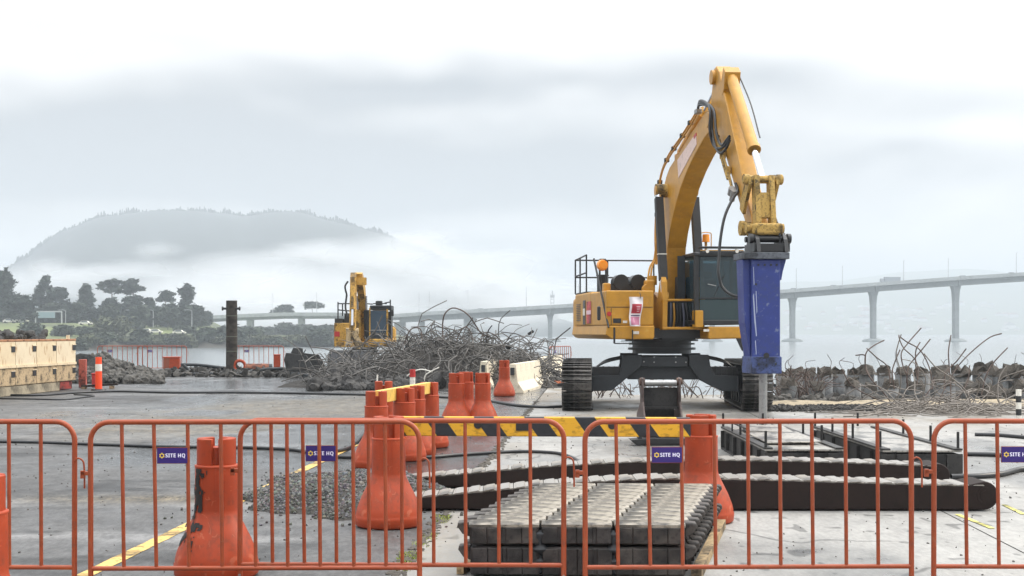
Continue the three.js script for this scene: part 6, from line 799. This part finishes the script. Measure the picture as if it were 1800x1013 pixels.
// ---------------------------------------------------------------- broken pile stumps beyond the wharf edge
{
  seed(19); const gm = [M(0.27, 0.29, 0.315, 0.85, { map: T.conc, bumpMap: T.grain, bumpScale: 0.01 }), M(0.33, 0.345, 0.365, 0.85, { map: T.conc, bumpMap: T.grain, bumpScale: 0.01 }), M(0.22, 0.235, 0.25, 0.85, { map: T.conc, bumpMap: T.grain, bumpScale: 0.01 })], br = M(0.105, 0.095, 0.085, 0.95, { map: T.conc, bumpMap: T.grain, bumpScale: 0.03 });
  const stump = (px, py, d, w, label, group) => {
    const top = EYE + (HORIZON - py) / FOCAL * d, t = thing('pile_stump', label, 'pile stump', V((px - 900) / FOCAL * d, -3.3, -d), rr(-0.4, 0.4), group), h = top + 3.3 - w * 0.36, R = w / 2;
    const g = new THREE.CylinderGeometry(R, R, h, 8, 1).rotateY(Math.PI / 8).translate(0, h / 2, 0); mesh('shaft', [g], gm[Math.floor(rnd() * 3)], t);
    const k = new THREE.CylinderGeometry(R * 0.80, R * 1.04, w * 0.5, 11, 3), p = k.attributes.position, o = rnd() * 60; for (let i = 0; i < p.count; i++) { const x = p.getX(i), y = p.getY(i), z = p.getZ(i), s = 0.68 + 0.75 * vn(x * 9 + o, y * 8 + z * 9 + o), u = y / (w * 0.5) + 0.5; p.setXYZ(i, x * s, y + (vn(x * 12 + o, z * 12) - 0.5) * w * 0.6 * u, z * s); } const kk = k.toNonIndexed(); kk.computeVertexNormals(); mesh('broken_head', [kk.translate(0, h + w * 0.1, 0)], br, t);
    for (let i = 0; i < 1; i++) { const a = rnd() * 7, b0 = V(Math.cos(a) * R * 0.6, h + R * 0.6, Math.sin(a) * R * 0.6); mesh('starter_bar', [tube([b0, b0.clone().add(V(rr(-0.1, 0.1), 0.18, rr(-0.1, 0.1))), b0.clone().add(V(rr(-0.3, 0.3), rr(0.2, 0.42), rr(-0.3, 0.3)))], 0.008, 8, 4)], mats.rebar, t); }
  };
  const back = [[1376, 652], [1398, 647], [1422, 648.5], [1449, 648], [1474, 648], [1501, 650], [1524, 645], [1556, 647], [1588, 645], [1621, 647], [1650, 644], [1688, 644], [1727, 642], [1755, 650], [1778, 642], [1802, 645]];
  back.forEach(([px, py], i) => stump(px, py, 36.2 + (i % 3) * 0.35, (px > 1670 ? 0.56 : 0.42) * rr(0.92, 1.1), 'broken concrete pile stump in the back row above the water, place ' + ['one', 'two', 'three', 'four', 'five', 'six', 'seven', 'eight', 'nine', 'ten', 'eleven', 'twelve', 'thirteen', 'fourteen', 'fifteen', 'sixteen'][i] + ' from the hammer', 'broken pile stumps in the back row'));
  const front = [[1388, 668], [1436, 672], [1500, 665], [1530, 674], [1567, 668], [1610, 672], [1662, 660], [1712, 671], [1745, 680], [1772, 684], [1800, 672]];
  front.forEach(([px, py], i) => stump(px, py, 34.2 + (i % 2) * 0.3, (px > 1650 ? 0.5 : 0.38) * rr(0.92, 1.1), 'shorter broken pile stump in the front row, place ' + ['one', 'two', 'three', 'four', 'five', 'six', 'seven', 'eight', 'nine', 'ten', 'eleven'][i] + ' from the hammer', 'broken pile stumps in the front row'));
  scatter('rubble', 'dark rubble packed between the pile stumps and the wharf edge', 'rubble', 620, () => { const px = rr(1340, 1860), d = rr(32.5, 33.7); return [V((px - 900) / FOCAL * d, rr(-0.4, px < 1560 ? 0.08 : -0.12), -d), rr(0.05, 0.15)]; }, M(0.10, 0.097, 0.093, 0.9, { map: T.conc, bumpMap: T.grain, bumpScale: 0.02 }));
  scatter('rubble', 'riprap slope under the pile stumps', 'rubble', 500, () => [V(rr(6, 16), -0.5 - rnd() * 2.4, -rr(32.6, 37.5)), rr(0.25, 0.6)], mats.rock);
  // sand and fine rubble along the edge
  const g = new THREE.PlaneGeometry(9, 1.6, 90, 14).rotateX(-Math.PI / 2).translate(9.4, 0, -31.5), p = g.attributes.position; for (let i = 0; i < p.count; i++) { const x = p.getX(i), z = p.getZ(i), w = Math.max(0, 1 - Math.abs(z + 31.6) / 0.75); p.setY(i, w > 0.02 ? 0.10 * w * (0.6 + 0.8 * vn(x * 2, z * 3)) * clamp((x - 4.9) * 2) : -0.02); } g.computeVertexNormals(); tag(mesh('sand', g, M(0.36, 0.31, 0.23, 0.95, { map: T.conc, bumpMap: T.grain, bumpScale: 0.02 })), 'low ridge of pale sand along the wharf edge before the stumps', 'sand', null, 'stuff');
  scatter('rubble', 'line of small dark stones in front of the sand ridge', 'rubble', 700, () => { const px = rr(1345, 1560), d = rr(28.6, 30.4); return [V((px - 900) / FOCAL * d, rr(0, 0.05), -d), rr(0.015, 0.06)]; }, mats.rock);
}
{ // bars bristling in front of the stumps
  seed(61); const q = (l) => l.map(([x, y]) => [1480 + x * 0.1778, 560 + y * 0.1778]);
  const bars = [[[245, 295], [350, 390], [440, 460], [465, 520], [480, 640]], [[420, 215], [300, 280], [240, 345], [235, 480], [270, 570], [400, 720], [480, 820]], [[785, 95], [650, 250], [590, 340], [600, 450], [640, 560], [650, 700]], [[565, 165], [570, 200], [610, 290], [720, 400], [755, 500], [745, 650]], [[580, 185], [640, 230], [760, 300], [830, 400], [880, 540], [900, 700]], [[875, 205], [800, 300], [700, 420], [660, 480], [640, 640]], [[775, 235], [735, 310], [730, 430], [745, 600]], [[1080, 165], [1055, 330], [1060, 440], [1075, 640], [1080, 850]], [[1580, 150], [1480, 180], [1330, 290], [1160, 460], [1060, 620], [975, 790], [960, 880]], [[1230, 300], [1130, 430], [1030, 530], [1010, 700]], [[1265, 465], [1245, 620], [1170, 760], [1075, 850], [1010, 900]], [[575, 310], [530, 420], [500, 520], [520, 700]], [[1640, 290], [1500, 440], [1430, 560], [1380, 760]], [[910, 580], [905, 660], [860, 720], [800, 820]], [[135, 365], [225, 365], [235, 480], [300, 620]], [[0, 500], [80, 640], [260, 760], [520, 850], [800, 880]]];
  const barWords = ['bar sloping down from a single free tip nearest the hammer', 'zigzag bar bending back on itself under the bridge footing', 'tallest bar, leaning away from the hammer', 'wavy bar starting at the shared double tip', 'arching bar falling away from the shared double tip', 'straight bar crossing behind the arching one', 'short steep bar just inside the crossing bars', 'upright nearly straight bar under the tall pier', 'longest bar, hooked at its tip, reaching toward the frame edge', 'short bar parallel below the longest hooked bar', 'bar curving up from the ground with a vertical tip', 'short slanting bar between the stumps and the tallest bar', 'thin lone slanting bar closest to the frame edge', 'low hooked bar in the middle of the tangle', 'thin bar with a level bent tip nearest the hammer', 'long low bar lying along the ground'];
  bars.forEach((l, i) => { const d0 = 29.6 + (i % 4) * 0.25; tag(mesh('bent_bar', [tube(q(l).map(([x, y], k) => P(x, y, d0 - k * 0.08)).map((v) => v.setY(Math.max(v.y, 0.02))), 0.014, l.length * 9, 6)], mats.rebar), barWords[i] + ' before the pile stumps', 'steel bar', 'tall bent bars before the pile stumps'); });
  const list = []; for (let i = 0; i < 260; i++) { const px = 1530 + 235 * rnd(), d = rr(27.4, 29.8), s = G(px, 585 + 3984 / d); s.y = rr(0.02, 0.26) * Math.max(0.1, 1 - Math.abs(px - 1650) / 150); const pts = [s]; let dir = V(rr(-1, 1), rr(-0.2, 0.3), rr(-0.5, 0.5)).normalize(); const L = rr(0.5, 1.8); for (let k = 0; k < 4; k++) { const n = pts[k].clone().addScaledVector(dir, L / 4); n.y = Math.max(0.015, n.y); pts.push(n); dir = dir.clone().add(V(rr(-0.6, 0.6), rr(-0.6, 0.2), rr(-0.4, 0.4))).normalize(); } list.push(tube(pts, rr(0.006, 0.013), 9, 4)); }
  tag(mesh('bar_tangle', list, M(0.19, 0.17, 0.15, 0.75)), 'low tangle of thin bars lying before the pile stumps', 'bar tangle', null, 'stuff');
  const twigs = []; seed(67); for (let i = 0; i < 160; i++) { const under = rnd() < 0.55, px = under ? rr(1050, 1290) : rr(1365, 1440), d = rr(34, 36.2), s = G(px, 585 + 3984 / d); const a = rnd() * 7; const e = s.clone().add(V(Math.cos(a) * rr(0.2, 0.8), rr(0.1, 0.8), Math.sin(a) * 0.3)); s.y = 0.02; twigs.push(tube([s, s.clone().lerp(e, 0.5).add(V(rr(-0.2, 0.2), 0.15, 0)), e], rr(0.006, 0.014), 7, 4)); }
  tag(mesh('bar_tangle', twigs, mats.rebar), 'sparse bent bars seen under the big excavator', 'bar tangle', null, 'stuff');
  const w = thing('marker_post', 'white and black marker post at the frame edge beside the bar tangle', 'post', G(1791, 742)); for (let i = 0; i < 5; i++) mesh('band', [cyl(0.05, 0.05, 0.12, 0, 0.06 + i * 0.121, 0)], i % 2 ? mats.black : mats.white, w);
}

scene.traverse((o) => { if (o.isMesh && !o.name.startsWith('cloud')) { o.castShadow = true; o.receiveShadow = true; } });
renderer.render(scene, camera);
